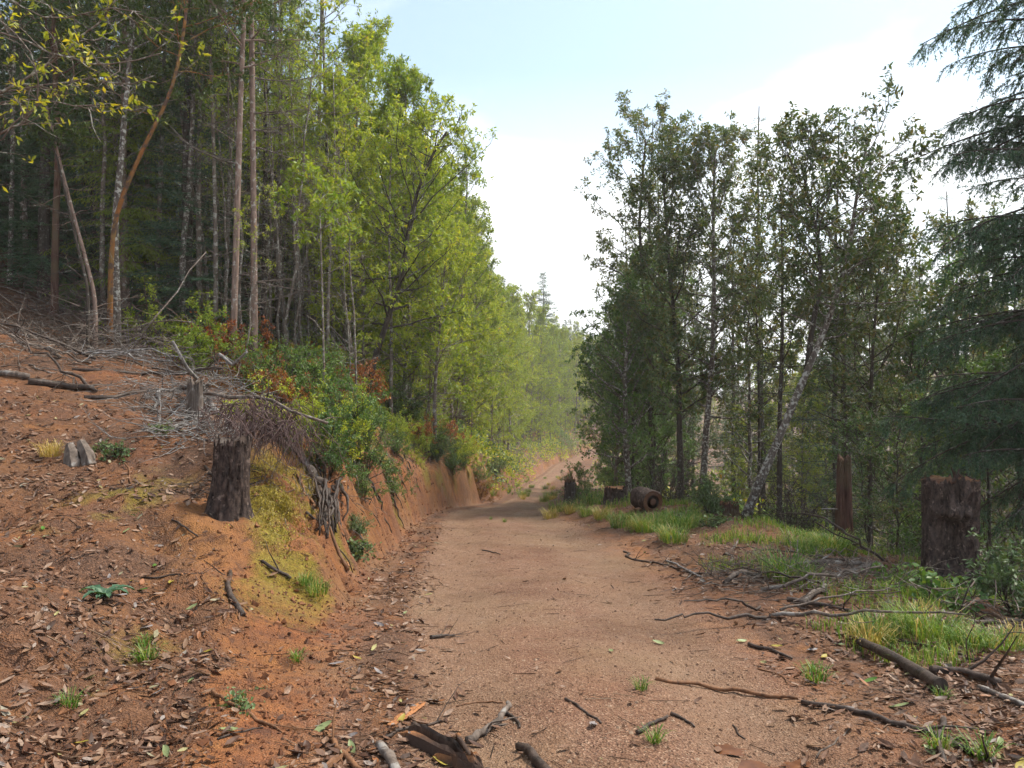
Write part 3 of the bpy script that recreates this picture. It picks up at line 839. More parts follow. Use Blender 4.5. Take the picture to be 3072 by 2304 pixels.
def hero(path, r0, r1, name, label, barkm, leafm, cb, R, nl, seed, nsub=6, ntw=4, per=7, ll=.125, lw=.05, prof=pr_round, bare=10, k=20, sides=10, up=.35, wig=.16, dead=0, dead_az=0.0, cat="tree"):
    tr = resample(path, k)
    base = tr[0].copy()
    wood, leaf = fan_tree(tr - base, r0, r1, cb, R, nl, nsub, ntw, per, ll, lw, prof, seed, sides, up, wig, bare=bare)
    e = empty(name, base); tag(e, label, cat)
    link("trunk", wood.mesh("hero_trunk", [barkm]), e)
    link("crown", leaf.mesh("hero_crown", [leafm], smooth=False), e)
    if dead:
        r = np.random.default_rng(seed + 5)
        for i in range(dead):
            mb = MB()
            t = r.uniform(.10, .62)
            p, _ = along(tr - base, t)
            az = dead_az + r.normal() * .55
            L = r.uniform(.9, 2.3)
            lp = wander(p, (math.cos(az), math.sin(az), r.uniform(-.25, .1)), L, 8, .07, .035, r)
            tube(mb, lp, np.linspace(.021, .006, 9), 5, 0)
            a, b, c, d = [], [], [], []
            for j in range(9):
                q, qd = along(lp, r.uniform(.25, 1))
                l1 = r.uniform(.2, .6); q2 = q + unit(qd + r.normal(size=3) * .45) * l1; q3 = q2 + unit(q2 - q + np.array([0, 0, .1]) + r.normal(size=3) * .12) * l1 * .6
                a += [q, q2]; b += [q2, q3]; c += [.0075, .006]; d += [.006, .0035]
            prisms(mb, np.array(a), np.array(b), np.array(c), np.array(d), 0)
            link("dead_branch", mb.mesh("dead_branch", [M_DEAD]), e)
    return e

Z = lambda pts: [(x * 1024 / 2212, y * 1024 / 2212) for x, y in pts]      # coordinates read off an enlarged view
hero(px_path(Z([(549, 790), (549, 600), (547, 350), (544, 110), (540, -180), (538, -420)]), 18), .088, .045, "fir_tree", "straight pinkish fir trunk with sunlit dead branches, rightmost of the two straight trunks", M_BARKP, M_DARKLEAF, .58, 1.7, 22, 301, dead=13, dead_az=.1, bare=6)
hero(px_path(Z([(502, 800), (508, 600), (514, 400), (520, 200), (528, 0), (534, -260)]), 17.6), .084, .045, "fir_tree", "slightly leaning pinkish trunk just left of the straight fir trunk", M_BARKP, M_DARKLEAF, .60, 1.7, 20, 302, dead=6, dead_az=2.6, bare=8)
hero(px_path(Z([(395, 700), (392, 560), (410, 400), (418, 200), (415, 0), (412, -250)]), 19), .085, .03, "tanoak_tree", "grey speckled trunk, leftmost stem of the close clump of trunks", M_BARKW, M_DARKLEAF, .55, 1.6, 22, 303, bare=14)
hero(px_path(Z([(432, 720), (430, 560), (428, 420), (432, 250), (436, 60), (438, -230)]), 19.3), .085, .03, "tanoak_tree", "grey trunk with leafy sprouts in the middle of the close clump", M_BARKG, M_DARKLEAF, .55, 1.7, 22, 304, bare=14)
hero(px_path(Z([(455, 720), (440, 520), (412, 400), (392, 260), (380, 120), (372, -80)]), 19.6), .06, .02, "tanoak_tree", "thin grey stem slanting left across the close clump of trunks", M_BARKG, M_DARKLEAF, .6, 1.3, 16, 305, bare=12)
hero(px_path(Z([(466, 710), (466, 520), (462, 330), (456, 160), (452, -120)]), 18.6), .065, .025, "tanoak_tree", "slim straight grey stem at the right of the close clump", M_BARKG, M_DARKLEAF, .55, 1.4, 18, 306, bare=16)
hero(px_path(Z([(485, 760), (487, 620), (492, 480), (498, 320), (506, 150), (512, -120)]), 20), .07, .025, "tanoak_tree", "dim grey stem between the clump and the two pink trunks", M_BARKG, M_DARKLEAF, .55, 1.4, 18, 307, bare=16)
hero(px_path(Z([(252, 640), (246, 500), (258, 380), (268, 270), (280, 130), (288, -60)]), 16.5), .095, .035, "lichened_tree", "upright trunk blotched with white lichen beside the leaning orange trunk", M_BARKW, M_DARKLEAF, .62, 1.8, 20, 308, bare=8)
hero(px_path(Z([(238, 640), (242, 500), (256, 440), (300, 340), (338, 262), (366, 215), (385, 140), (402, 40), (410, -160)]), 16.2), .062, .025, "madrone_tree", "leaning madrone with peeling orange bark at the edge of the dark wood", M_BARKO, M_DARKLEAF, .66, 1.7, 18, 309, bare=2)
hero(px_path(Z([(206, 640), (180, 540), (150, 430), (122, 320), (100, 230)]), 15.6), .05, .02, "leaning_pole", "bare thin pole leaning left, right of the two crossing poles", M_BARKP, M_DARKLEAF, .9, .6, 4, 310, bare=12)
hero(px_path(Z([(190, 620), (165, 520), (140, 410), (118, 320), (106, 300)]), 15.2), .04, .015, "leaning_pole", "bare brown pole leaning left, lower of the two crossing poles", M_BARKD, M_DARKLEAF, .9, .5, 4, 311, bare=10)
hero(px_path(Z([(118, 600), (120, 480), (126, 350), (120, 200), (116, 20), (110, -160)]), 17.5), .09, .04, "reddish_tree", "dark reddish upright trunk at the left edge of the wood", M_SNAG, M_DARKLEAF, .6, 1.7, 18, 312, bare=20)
for i, (bx, lean) in enumerate([(20, 4), (60, -6), (175, 5), (300, -14), (335, 8), (600, 3), (640, -4), (680, 5), (570, 2), (720, -8)]):
    Y = 21 + (i % 4) * 1.3
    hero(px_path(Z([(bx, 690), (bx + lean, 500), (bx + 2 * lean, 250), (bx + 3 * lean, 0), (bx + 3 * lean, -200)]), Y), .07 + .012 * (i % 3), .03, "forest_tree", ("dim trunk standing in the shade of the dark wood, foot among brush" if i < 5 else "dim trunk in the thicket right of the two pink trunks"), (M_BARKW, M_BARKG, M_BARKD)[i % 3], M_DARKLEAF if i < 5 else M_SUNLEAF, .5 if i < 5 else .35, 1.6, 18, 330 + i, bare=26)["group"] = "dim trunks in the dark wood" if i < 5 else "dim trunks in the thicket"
# dark forked tree leaning over the bank
e = hero(px_path(Z([(800, 800), (828, 720), (850, 650), (872, 590), (880, 500), (905, 400), (945, 310), (965, 285)]), 21), .11, .03, "madrone_tree", "dark leaning tree with forked limbs reaching out over the road bank", M_BARKD, M_SUNLEAF, .30, 2.5, 36, 350, nsub=7, prof=pr_edge, bare=0, up=.2)
hero(px_path(Z([(845, 660), (840, 560), (842, 420), (846, 300)]), 21.6), .06, .02, "broadleaf_tree", "thin upright stem rising behind the dark leaning tree", M_BARKG, M_SUNLEAF, .4, 1.6, 26, 351, prof=pr_edge)
hero(px_path(Z([(700, 830), (698, 700), (694, 560), (690, 420)]), 14.5), .025, .012, "sapling", "single thin straight stem standing above the green bank shrubs", M_BARKG, M_SUNLEAF, .75, .7, 8, 352, bare=4)
hero(px_path(Z([(940, 940), (938, 860), (945, 760), (955, 650), (962, 560)]), 22.5), .07, .02, "broadleaf_tree", "grey-stemmed tree rooted at the bank edge with many pale bare twigs", M_BARKG, M_SUNLEAF, .45, 1.5, 24, 353, bare=40)
for i, (x, yb, yt, Y) in enumerate([(925, 985, 720, 24), (1062, 950, 760, 45), (1018, 960, 700, 34), (1088, 930, 780, 60)]):
    hero(px_path(Z([(x, yb), (x + 3, (yb + yt) / 2), (x + 6, yt)]), Y), .03, .015, "sapling", "pale thin stem standing on the bank %s" % ("nearest the orange cut face", "far along the row", "midway along the row", "farthest along the row")[i], M_BARKP, M_SUNLEAF, .55, 1.0, 14, 360 + i, bare=8)
for i in range(5):       # light weeping redwoods above the row
    yy = (22.5, 24.5, 27, 20.5, 23.2)[i]; d = (7.5, 6.2, 6.5, 8.4, 9.6)[i]
    put_tree(RED[i % 2], left_x(yy, d), yy, (1.05, 1.15, 1.0, 1.1, 1.2)[i], "redwood_tree", "light green weeping conifer above the sunlit row, %s" % ("left of centre among the five", "tallest, beside the dark leaning tree", "farthest along the road", "nearest the two pink trunks", "deepest in the wood")[i], group="weeping conifers above the row")

# two misty firs far beyond the row
for px, top, Y, m, lab in ((544, 270, 132, FARFIR[0], "large misty fir standing above the far end of the row"), (513, 284, 138, FARFIR[0], "smaller misty fir left of the large misty fir"), (566, 318, 150, FARFIR[0], "short faint fir right of the large misty fir")):
    x = P(px, 0, Y)[0]; g = z1(x, Y)
    put_tree(m, x, Y, (CAMZ - (top - CY) / F * Y - g) / 22.0, "fir_tree", lab, sink=.2)
for i, (px, Y, s) in enumerate([(500, 120, .55), (530, 150, .6), (556, 142, .55), (580, 160, .5), (598, 170, .5)]):
    put_tree(EDGE[i % 4], P(px, 0, Y)[0], Y, s * 2.2, "broadleaf_tree", "hazy broadleaf tree on the far rise below the misty firs", group="hazy trees below the misty firs", z=z1(P(px, 0, Y)[0], Y))

# ------------------------------------------------------------------ right: trees on the downhill side
hero(px_path(Z([(1472, 1070), (1468, 940), (1466, 800), (1452, 640), (1440, 500), (1432, 370)]), 22), .11, .03, "tanoak_tree", "dark upright tree with reddish lower trunk, left of the white-blotched trunk", M_BARKD, M_OLIVE, .28, 2.0, 44, 401, nsub=8, ntw=6, bare=16)
hero(px_path(Z([(1518, 1070), (1524, 940), (1538, 800), (1543, 640), (1540, 470), (1545, 320)]), 21.5), .11, .03, "tanoak_tree", "tall tree with white lichen blotches on its trunk, right of the road", M_BARKW, M_OLIVE, .28, 2.0, 44, 402, nsub=8, ntw=6, bare=26)
hero(px_path(Z([(1605, 1125), (1650, 1020), (1690, 930), (1735, 820), (1775, 730), (1815, 620), (1838, 520), (1850, 420), (1872, 315)]), 16), .105, .025, "leaning_tree", "big grey tree leaning right over the verge, its top above the others", M_BARKW, M_OLIVE, .50, 1.6, 34, 403, nsub=7, bare=24)
hero(px_path(Z([(1745, 800), (1752, 720), (1775, 600), (1765, 500), (1745, 420), (1730, 350)]), 16.4, snap=False), .07, .02, "forked_stem", "dark stem forking up behind the big leaning tree", M_BARKD, M_OLIVE, .35, 1.5, 30, 404, nsub=6, bare=4)
hero(px_path(Z([(1684, 1040), (1684, 900), (1690, 740), (1690, 560), (1686, 400)]), 19), .08, .02, "dark_tree", "straight blackish trunk between the white-blotched and the leaning trees", M_BARKD, M_OLIVE, .45, 1.7, 30, 405, bare=34)
hero(px_path(Z([(1640, 1060), (1640, 900), (1638, 760), (1630, 600), (1650, 420)]), 21), .05, .015, "dark_tree", "thin dark stem just left of the blackish trunk", M_BARKD, M_OLIVE, .4, 1.6, 28, 406, bare=26)
hero(px_path(Z([(1360, 1080), (1352, 960), (1350, 820), (1360, 640)]), 24), .12, .03, "tanoak_tree", "bushy green tree nearest the road bend with a blue-grey trunk", M_BARKW, M_SHRUB, .16, 2.0, 42, 407, nsub=7, prof=pr_edge, bare=4)
hero(px_path(Z([(1330, 1020), (1340, 900), (1345, 760), (1370, 660)]), 27), .08, .02, "broadleaf_tree", "feathery green tree hanging over the far road edge", M_BARKG, M_SHRUB, .12, 2.1, 40, 408, nsub=7, prof=pr_edge, bare=0)
hero(px_path(Z([(1410, 1050), (1405, 900), (1395, 700), (1380, 480), (1395, 300)]), 25), .10, .03, "tanoak_tree", "olive-leaved tree behind the reddish lower trunk", M_BARKD, M_OLIVE, .25, 2.2, 44, 409, nsub=8, ntw=6)
hero(px_path(Z([(1828, 1100), (1826, 900), (1822, 700), (1830, 560)]), 18), .075, .02, "dark_tree", "dark trunk rising behind the broken reddish snag", M_BARKD, M_OLIVE, .45, 1.8, 28, 410, bare=36)
hero(px_path(Z([(1880, 1130), (1878, 960), (1885, 760), (1900, 560)]), 17), .07, .02, "dark_tree", "slim black trunk between the snag and the big stump", M_BARKD, M_OLIVE, .4, 1.9, 30, 411, bare=30)
for i, (px, Y, top, kind) in enumerate([(766, 30, 108, 0), (834, 29, 112, 1), (909, 40, 180, 0), (953, 44, 190, 1), (648, 38, 118, 1), (668, 44, 150, 0)]):
    x = P(px, 0, Y)[0]; g = z1(x, Y)
    ztop = CAMZ - (top - CY) / F * Y
    put_tree(YFIR[kind], x, Y, (ztop - g) / 12.0, "young_fir", "slender young fir, %s" % ("its tip left of the leaning tree's top", "its tip close against the leaning tree's top", "pale and alone in the sky gap right of the leaning tree", "faint, beside the big dark fir", "pale tip left of the tallest olive crown", "faint tip behind the left olive crowns")[i])
BEND = [two(fan_tree(straightish(8.0, (.2, .1), .05, 12, 190 + i), .08, .02, .05, 1.9, 44, 7, 6, 8, .11, .045, pr_edge, 290 + i), "bend_tree_%d" % i, M_BARKD, M_SHRUB) for i in range(2)]
for i, (px, Y, top) in enumerate([(634, 26, 300), (640, 29, 265), (652, 25, 330), (622, 33, 330), (612, 40, 345), (660, 31, 250), (632, 46, 330)]):
    x = P(px, 0, Y)[0]; g = z1(x, Y)
    put_tree(BEND[i % 2], x, Y, (CAMZ - (top - CY) / F * Y - g) / 8.3, "broadleaf_tree", "dense green tree leafy to the ground at the right of the road bend", group="dense trees at the road bend")
G_RW = "trees filling the downhill wood"
k = 0
for y in np.arange(18, 60, 4.2):
    for x in np.arange(6.5, 46, 4.0):
        xx = x + random.uniform(-1.4, 1.4); yy = y + random.uniform(-1.5, 1.5)
        if yy < 21 and xx < 9: continue
        if xx < road_r(yy) + 4.5: continue
        ppx = CX + xx / yy * F
        if ppx > 1120: continue
        if 745 < ppx < 830 and yy > 24: continue          # the gap where the valley shows through
        m = (OLIV[k % 3], YFIR[k % 2], OLIV[(k + 1) % 3], POLE[k % 3])[k % 4]
        g = z1(xx, yy)
        topz = CAMZ + (CY - random.uniform(215, 290)) / F * yy
        s = np.clip((topz - g) / 11.0, .6, 1.6)
        put_tree(m, xx, yy, s, "forest_tree", ("slender fir" if m in YFIR else ("thin bare pole tree" if m in POLE else "olive-leaved tree")) + (" close below the right verge" if yy < 32 else " far down the shaded slope on the right"), group=G_RW); k += 1
# sunlit growth down in the gap
for i in range(9):
    yy = 30 + i * 2.2; px = (760, 800, 830, 775, 745, 815, 850, 790, 870)[i]
    x = P(px, 0, yy)[0]; g = z1(x, yy); topz = CAMZ - ((395, 388, 400, 392, 405, 385, 398, 384, 402)[i] - CY) / F * yy
    put_tree(EDGE[i % 4], x, yy, max(.45, (topz - g) / 10.2), "broadleaf_tree", "yellow-green tree lit up down in the gap behind the leaning tree", group="sunlit trees down in the gap")
def right_undergrowth():
    g = np.random.default_rng(919); mb = MB(); n = 900
    y = 20 * np.exp(g.random(n) * math.log(150 / 20)); x = road_r(y) + 3.8 + g.random(n) ** 1.3 * (6 + .75 * y); z = zg(x, y)
    R = g.uniform(.45, 1.0, n) * (1 + y * .012)
    for i in range(n):
        m = 50; q = unit(g.normal(size=(m, 3))) * R[i] * g.uniform(.5, 1.05, (m, 1)) ** .6; q[:, 2] = np.abs(q[:, 2]) * 1.3
        leaves(mb, np.array([x[i], y[i], z[i] - .05]) + q, g.normal(size=(m, 3)) + q * 1.2, .11 + .0025 * y[i], .06 + .0016 * y[i], int(g.integers(0, 3)), None)
    tag(link("undergrowth", mb.mesh("right_undergrowth", [M_OLIVE, M_SHRUB, M_SUNLEAF], smooth=False)), "dim green undergrowth covering the slope below the right verge", "undergrowth", None, "stuff")
right_undergrowth()
for i in range(46):
    yy = random.uniform(70, 230); xx = random.uniform(.12, .75) * yy + 12
    put_tree((EDGE[i % 4], FIR[i % 2], BEND[i % 2])[i % 3], xx, yy, random.uniform(1.0, 1.5) * (.6 if i % 3 == 1 else 1), "forest_tree", "%s on the hazy far slope seen between the right-hand trunks" % ("pale broadleaf tree", "faint fir", "green leafy tree")[i % 3], group="trees on the hazy far slope")
G_UND = "leafy understory trees by the big stump"
for i, (px, Y, top) in enumerate([(900, 14, 395), (945, 13, 400), (985, 12.5, 370), (1020, 13, 330), (870, 16, 420), (925, 17, 340), (965, 17, 300), (1005, 17, 260)]):
    x = P(px, 0, Y)[0]; g = z1(x, Y); topz = CAMZ - (top - CY) / F * Y
    m = two(fan_tree(straightish(4.2, (.2, .1), .06, 10, 500 + i), .04, .012, .08, 1.5, 26, 5, 5, 6, .085, .04, pr_edge, 520 + i), "understory_%d" % i, M_BARKD, M_SHRUB if i % 3 else M_OLIVE) if i < 3 else UND[i % 3]
    if i == 0: UND = []
    if i < 3: UND.append(m)
    put_tree(m, x, Y, (topz - g) / 4.4, "understory_tree", "leafy understory tree %s" % ("left of the big stump, its top at the stump's rim", "directly behind the big stump", "right behind the big stump, under the fir boughs", "at the right picture edge under the fir boughs", "low, between the snag and the big stump", "standing tall behind the low tree by the snag", "rising behind the big stump towards the fir", "tallest, merging with the fir at the right edge")[i], group=G_UND)

# ------------------------------------------------------------------ shrubs, ferns, small plants
def shrub_mesh(seed, H, R, nst, nsub, ntw, per, ll, lw, name, leafm, droop=.0):
    r = np.random.default_rng(seed)
    wood, leaf = MB(), MB()
    ends, dirs, p0s, p1s, ra, rb = [], [], [], [], [], []
    for i in range(nst):
        az = i * 2.4 + r.normal() * .4; tilt = abs(r.normal()) * .45 + .1
        d = np.array([math.cos(az) * math.sin(tilt) * R / H * 1.6, math.sin(az) * math.sin(tilt) * R / H * 1.6, math.cos(tilt)])
        sp = wander((r.normal() * .06, r.normal() * .06, -.08), d, H * r.uniform(.6, 1.15), 5, .13, -droop, r)
        for a in range(5):
            p0s.append(sp[a]); p1s.append(sp[a + 1]); ra.append(.012 - .0018 * a); rb.append(.0102 - .0018 * a)
        for j in range(nsub):
            q, qd = along(sp, r.uniform(.25, 1))
            bd = unit(qd + r.normal(size=3) * .8); bl = r.uniform(.15, .45) * R
            e0 = q + bd * bl
            p0s.append(q); p1s.append(e0); ra.append(.005); rb.append(.003)
            for k in range(ntw):
                c = q + bd * bl * r.uniform(.3, 1); td = unit(bd + r.normal(size=3) * .8)
                e = c + td * r.uniform(.04, .14)
                p0s.append(c); p1s.append(e); ra.append(.003); rb.append(.0018)
                ends.append(e); dirs.append(td)
    prisms(wood, np.array(p0s), np.array(p1s), np.array(ra), np.array(rb), 0)
    rosettes(leaf, np.array(ends), np.array(dirs), per, ll, lw)
    return wood.mesh(name + "_stems", [M_BARKD]), leaf.mesh(name + "_leaves", [leafm], smooth=False)

SHR = [shrub_mesh(600 + i, 1.1, .9, 16, 7, 5, 7, .055, .026, "huckleberry_%d" % i, M_SHRUB) for i in range(2)]
SHY = [shrub_mesh(610 + i, 1.2, 1.0, 14, 7, 5, 7, .07, .030, "yellow_shrub_%d" % i, M_SUNLEAF) for i in range(2)]
SHG = [shrub_mesh(620 + i, 1.0, .8, 14, 6, 4, 7, .075, .030, "pale_shrub_%d" % i, M_SHRUBG) for i in range(1)]
SHX = [shrub_mesh(630 + i, 1.1, .9, 16, 6, 5, 6, .065, .030, "rust_shrub_%d" % i, M_RUST) for i in range(2)]
SHD = [shrub_mesh(640, 1.0, .9, 22, 8, 6, 1, .03, .006, "dead_shrub", leaf_mat("withered_leaf", [(0, (.05, .03, .025)), (1, (.13, .085, .065))], .1))]

def put_shrub(m, p, s, name, label, group=None, cat="shrub"):
    e = empty(name, (p[0], p[1], p[2] - .04), random.uniform(0, 6.28), s)
    tag(e, label, cat, group)
    link("stem", m[0], e); link("foliage", m[1], e)
    return e
def zp(x, y): return (x * 1024 / 2212, y * 1024 / 2212)
def shrub_at(x, y, m, s, label, group=None, name="shrub", dy=0.0):
    p = hit(*zp(x, y))
    if dy: p = np.array([p[0] * (p[1] + dy) / p[1], p[1] + dy, 0]); p[2] = z1(p[0], p[1])
    return put_shrub(m, p, s, name, label, group)

for i, (x, y, m, s, lab) in enumerate([
    (600, 870, SHR[0], .95, "dark green shrub growing right behind the fallen grey log"),
    (680, 900, SHR[1], 1.15, "largest dark green shrub on the bank beside the dead branches"),
    (735, 960, SHR[0], 1.0, "dark green shrub hanging over the bank above the root mass"),
    (700, 1030, SHR[1], .75, "dark green shrub on the bank face just above the tangled roots"),
    (560, 850, SHY[0], .8, "yellow-green shrub at the foot of the two pink trunks"),
    (830, 915, SHR[1], .85, "round dark green shrub on top of the orange cut bank"),
    (930, 985, SHR[0], .8, "green shrub drooping over the middle of the orange bank"),
    (1000, 1000, SHY[1], .8, "yellowish shrub at the far end of the orange bank"),
    (1070, 1030, SHG[0], 1.0, "pale grey-green shrub at the foot of the far bank"),
    (1115, 1010, SHR[0], .9, "dark shrub beyond the pale grey-green shrub"),
    (785, 1075, SHR[1], .42, "small bright seedling shrub on the bank face"),
    (770, 1150, SHG[0], .30, "low pale herb clump at the foot of the bank by the roots"),
    (380, 680, SHG[0], 1.0, "pale green leafy shrub before the dark wood"),
    (130, 640, SHR[0], .9, "dim green shrub at the edge of the dark wood"),
    (450, 790, SHX[0], .95, "rust-orange shrub left of the two pink trunks"),
    (590, 780, SHX[1], 1.0, "rust-orange shrub right of the two pink trunks"),
    (640, 760, SHX[0], .8, "small orange shrub in the thicket behind the green shrubs"),
    (760, 870, SHX[1], .95, "red-brown shrub above the orange bank"),
    (840, 850, SHX[0], .85, "reddish shrub beside the dark leaning tree's foot"),
    (430, 800, SHG[0], .55, "small pale green shrub behind the grey dead branch"),
    (1260, 1080, SHR[1], .9, "dark green shrub beside the dark broken post right of the road"),
    (1300, 1040, SHR[0], .9, "dark shrub behind the near cut stump"),
    (1440, 1085, SHD[0], 1.2, "purplish dead shrub behind the round log end"),
    (1535, 1110, SHG[0], .8, "blue-green leafy sapling shrub left of the dark low stump"),
    (1700, 1130, SHR[0], .7, "dark shrub behind the leaning tree's foot"),
    (2190, 1330, SHG[0], .75, "light green bush at the right edge beside the big stump"),
    (2165, 1285, SHR[1], .35, "low dark bush right of the big stump's foot"),
]):
    shrub_at(x, y, m, s, lab)
G_BANKSH = "mixed shrubs under the sunlit row"
k = 0
for yy in np.arange(9.6, 29, 1.15):
    for d in (.75, 1.3, 2.0, 2.8, 4.0, 5.5):
        if random.random() < .15: continue
        y2 = yy + random.uniform(-.5, .5); x2 = left_x(y2, d + random.uniform(-.4, .5))
        m = (SHY[0], SHR[0], SHY[1], SHX[0], SHR[1], SHY[0])[k % 6]; k += 1
        if yy < 12 and d > 1.5: continue
        if yy < 20 and d >= 2.0: m = (SHX[0], SHR[0], SHX[1], SHY[0], SHX[0])[k % 5]
        if yy < 16.5 and d > 3.5: continue
        put_shrub(m, (x2, y2, z1(x2, y2)), random.uniform(.65, 1.25) * (1 if yy < 30 else 1.4) * (.62 if d < 1.5 else 1), "shrub", ("yellow-green" if m in SHY else ("rust-coloured" if m in SHX else "dark green")) + (" shrub on the bank lip above the orange cut" if d < 1.5 else " shrub in the undergrowth beneath the sunlit row"), G_BANKSH)
for yy in np.arange(22.5, 29, 1.3):
    for d in (.35, .9):
        y2 = yy + random.uniform(-.6, .6); x2 = left_x(y2, d + random.uniform(-.2, .3))
        put_shrub((SHR[1], SHY[0], SHG[0], SHX[1], SHR[0])[k % 5], (x2, y2, z1(x2, y2)), random.uniform(.5, .9), "shrub", "low shrub on the bank face just before the road's far dip", "low shrubs on the far bank"); k += 1
def far_undergrowth():
    g = np.random.default_rng(909); mb = MB(); n = 520
    y = 29 * np.exp(g.random(n) * math.log(125 / 29)); d = g.uniform(.1, 6.5, n) ** 1.0; x = road_l(y) - d; z = zg(x, y)
    R = g.uniform(.4, .9, n) * (1 + y * .006)
    for i in range(n):
        m = 66; q = unit(g.normal(size=(m, 3))) * R[i] * g.uniform(.5, 1.05, (m, 1)) ** .6; q[:, 2] = np.abs(q[:, 2]) * 1.2
        leaves(mb, np.array([x[i], y[i], z[i] - .05]) + q, g.normal(size=(m, 3)) + q * 1.2, .10 + .0016 * y[i], .05 + .001 * y[i], int(g.integers(0, 4)) % 3, None)
    tag(link("undergrowth", mb.mesh("undergrowth", [M_SUNLEAF, M_SHRUB, M_SHRUBG], smooth=False)), "green undergrowth covering the far bank beneath the row", "undergrowth", None, "stuff")
far_undergrowth()
G_RSH = "shrubs in the shade below the right verge"
for i in range(34):
    yy = random.uniform(13, 32); x2 = float(road_r(yy)) + random.uniform(3.6, 9) ; k += 1
    put_shrub((SHR[0], SHR[1], SHD[0])[i % 3], (x2, yy, z1(x2, yy)), random.uniform(.7, 1.3), "shrub", "dim shrub in the shade below the right verge", G_RSH)
G_LSH = "dim undergrowth shrubs in the dark wood"
for i in range(26):
    yy = random.uniform(18.5, 27); x2 = -random.uniform(5.5, .72 * yy)
    if x2 > left_x(yy, 3): continue
    put_shrub((SHR[0], SHD[0], SHD[0])[i % 3], (x2, yy, z1(x2, yy)), random.uniform(.7, 1.2), "shrub", "dim scraggly shrub on the floor of the dark wood", G_LSH)

# ------------------------------------------------------------------ overhanging yellow branch, from a tree just outside the picture
def branchy(base, limbs, bark, leafm, name, label, seed, ll=.072, lw=.027, r0=.09):
    r = np.random.default_rng(seed)
    e = empty(name, base); tag(e, label, "tree")
    trunk = MB(); b = np.array(base)
    top = b + np.array([.2, .1, 5.6])
    tp = resample([b - [0, 0, .2], b + [.05, 0, 1.5], b + [.0, .1, 3.2], top], 14) - b
    tube(trunk, tp, np.linspace(r0, r0 * .5, 14), 10, 0, rough=.05)
    link("trunk", trunk.mesh("yellow_trunk", [bark]), e)
    for pts, rr, ntw, leafy in limbs:
        wood, leaf = MB(), MB()
        lp = resample(np.array(pts) - b, 16) + r.normal(size=(16, 3)) * .012
        tube(wood, lp, np.linspace(rr, .005, 16), 6, 0)
        p0, p1, ra, rb, ends, dirs = [], [], [], [], [], []
        for i in range(ntw):
            q, qd = along(lp, r.uniform(.25, 1)); d = unit(qd + r.normal(size=3) * .75)
            tw = wander(q, d, r.uniform(.25, .75), 5, .25, .02, r)
            for a in range(5):
                p0.append(tw[a]); p1.append(tw[a + 1]); ra.append(.006 - .0008 * a); rb.append(.0052 - .0008 * a)
            if r.random() < leafy:
                for c in (5, 4, 3):
                    if c == 5 or r.random() < .4:
                        ends.append(tw[c]); dirs.append(unit(tw[c] - tw[c - 1]))
        prisms(wood, np.array(p0), np.array(p1), np.array(ra), np.array(rb), 0)
        bo = link("branch", wood.mesh("yellow_branch", [bark]), e)
        if ends:
            rosettes(leaf, np.array(ends), np.array(dirs), 5, ll, lw)
            link("foliage", leaf.mesh("yellow_foliage", [leafm], smooth=False), bo)
    return e
YB = 7.0
yb = np.array([-5.6, YB, z1(-5.6, YB)])
branchy(yb, [
    ([yb + [0, 0, 2.0], P(-40, 110, YB), P(0, 95, YB), P(60, 55, YB), P(105, 20, 6.8), P(125, -15, 6.6)], .022, 26, .9),
    ([yb + [0, 0, 2.6], P(-30, 20, YB), P(30, 45, YB), P(70, 60, 6.8), P(120, 66, 6.6), P(162, 52, 6.5)], .014, 22, .95),
    ([yb + [0, 0, 1.7], P(-20, 142, 6.9), P(20, 128, 6.8), P(38, 112, 6.7), P(42, 80, 6.6), P(28, 40, 6.6), P(-5, 15, 6.5)], .016, 14, .5),
    ([yb + [0, 0, 2.2], P(-20, 95, 7.1), P(40, 88, 7.0), P(85, 78, 6.9), P(130, 86, 6.8), P(155, 78, 6.8)], .012, 20, .95),
    ([yb + [0, 0, 2.0], P(-10, 100, 7.1), P(45, 100, 7.0), P(75, 106, 6.9), P(112, 105, 6.8)], .010, 12, .9),
    ([yb + [0, 0, 1.6], P(-15, 150, 6.8), P(12, 135, 6.7), P(27, 115, 6.6), P(20, 100, 6.6)], .012, 6, .0),
    ([yb + [0, 0, 2.9], P(-20, -20, 7.0), P(20, 10, 6.9), P(60, 20, 6.8), P(100, 8, 6.7), P(140, 12, 6.7)], .012, 22, .9),
], M_BARKG, M_YELLOW, "yellow_leaved_tree", "yellow-leaved branches reaching in at the top left corner", 700)

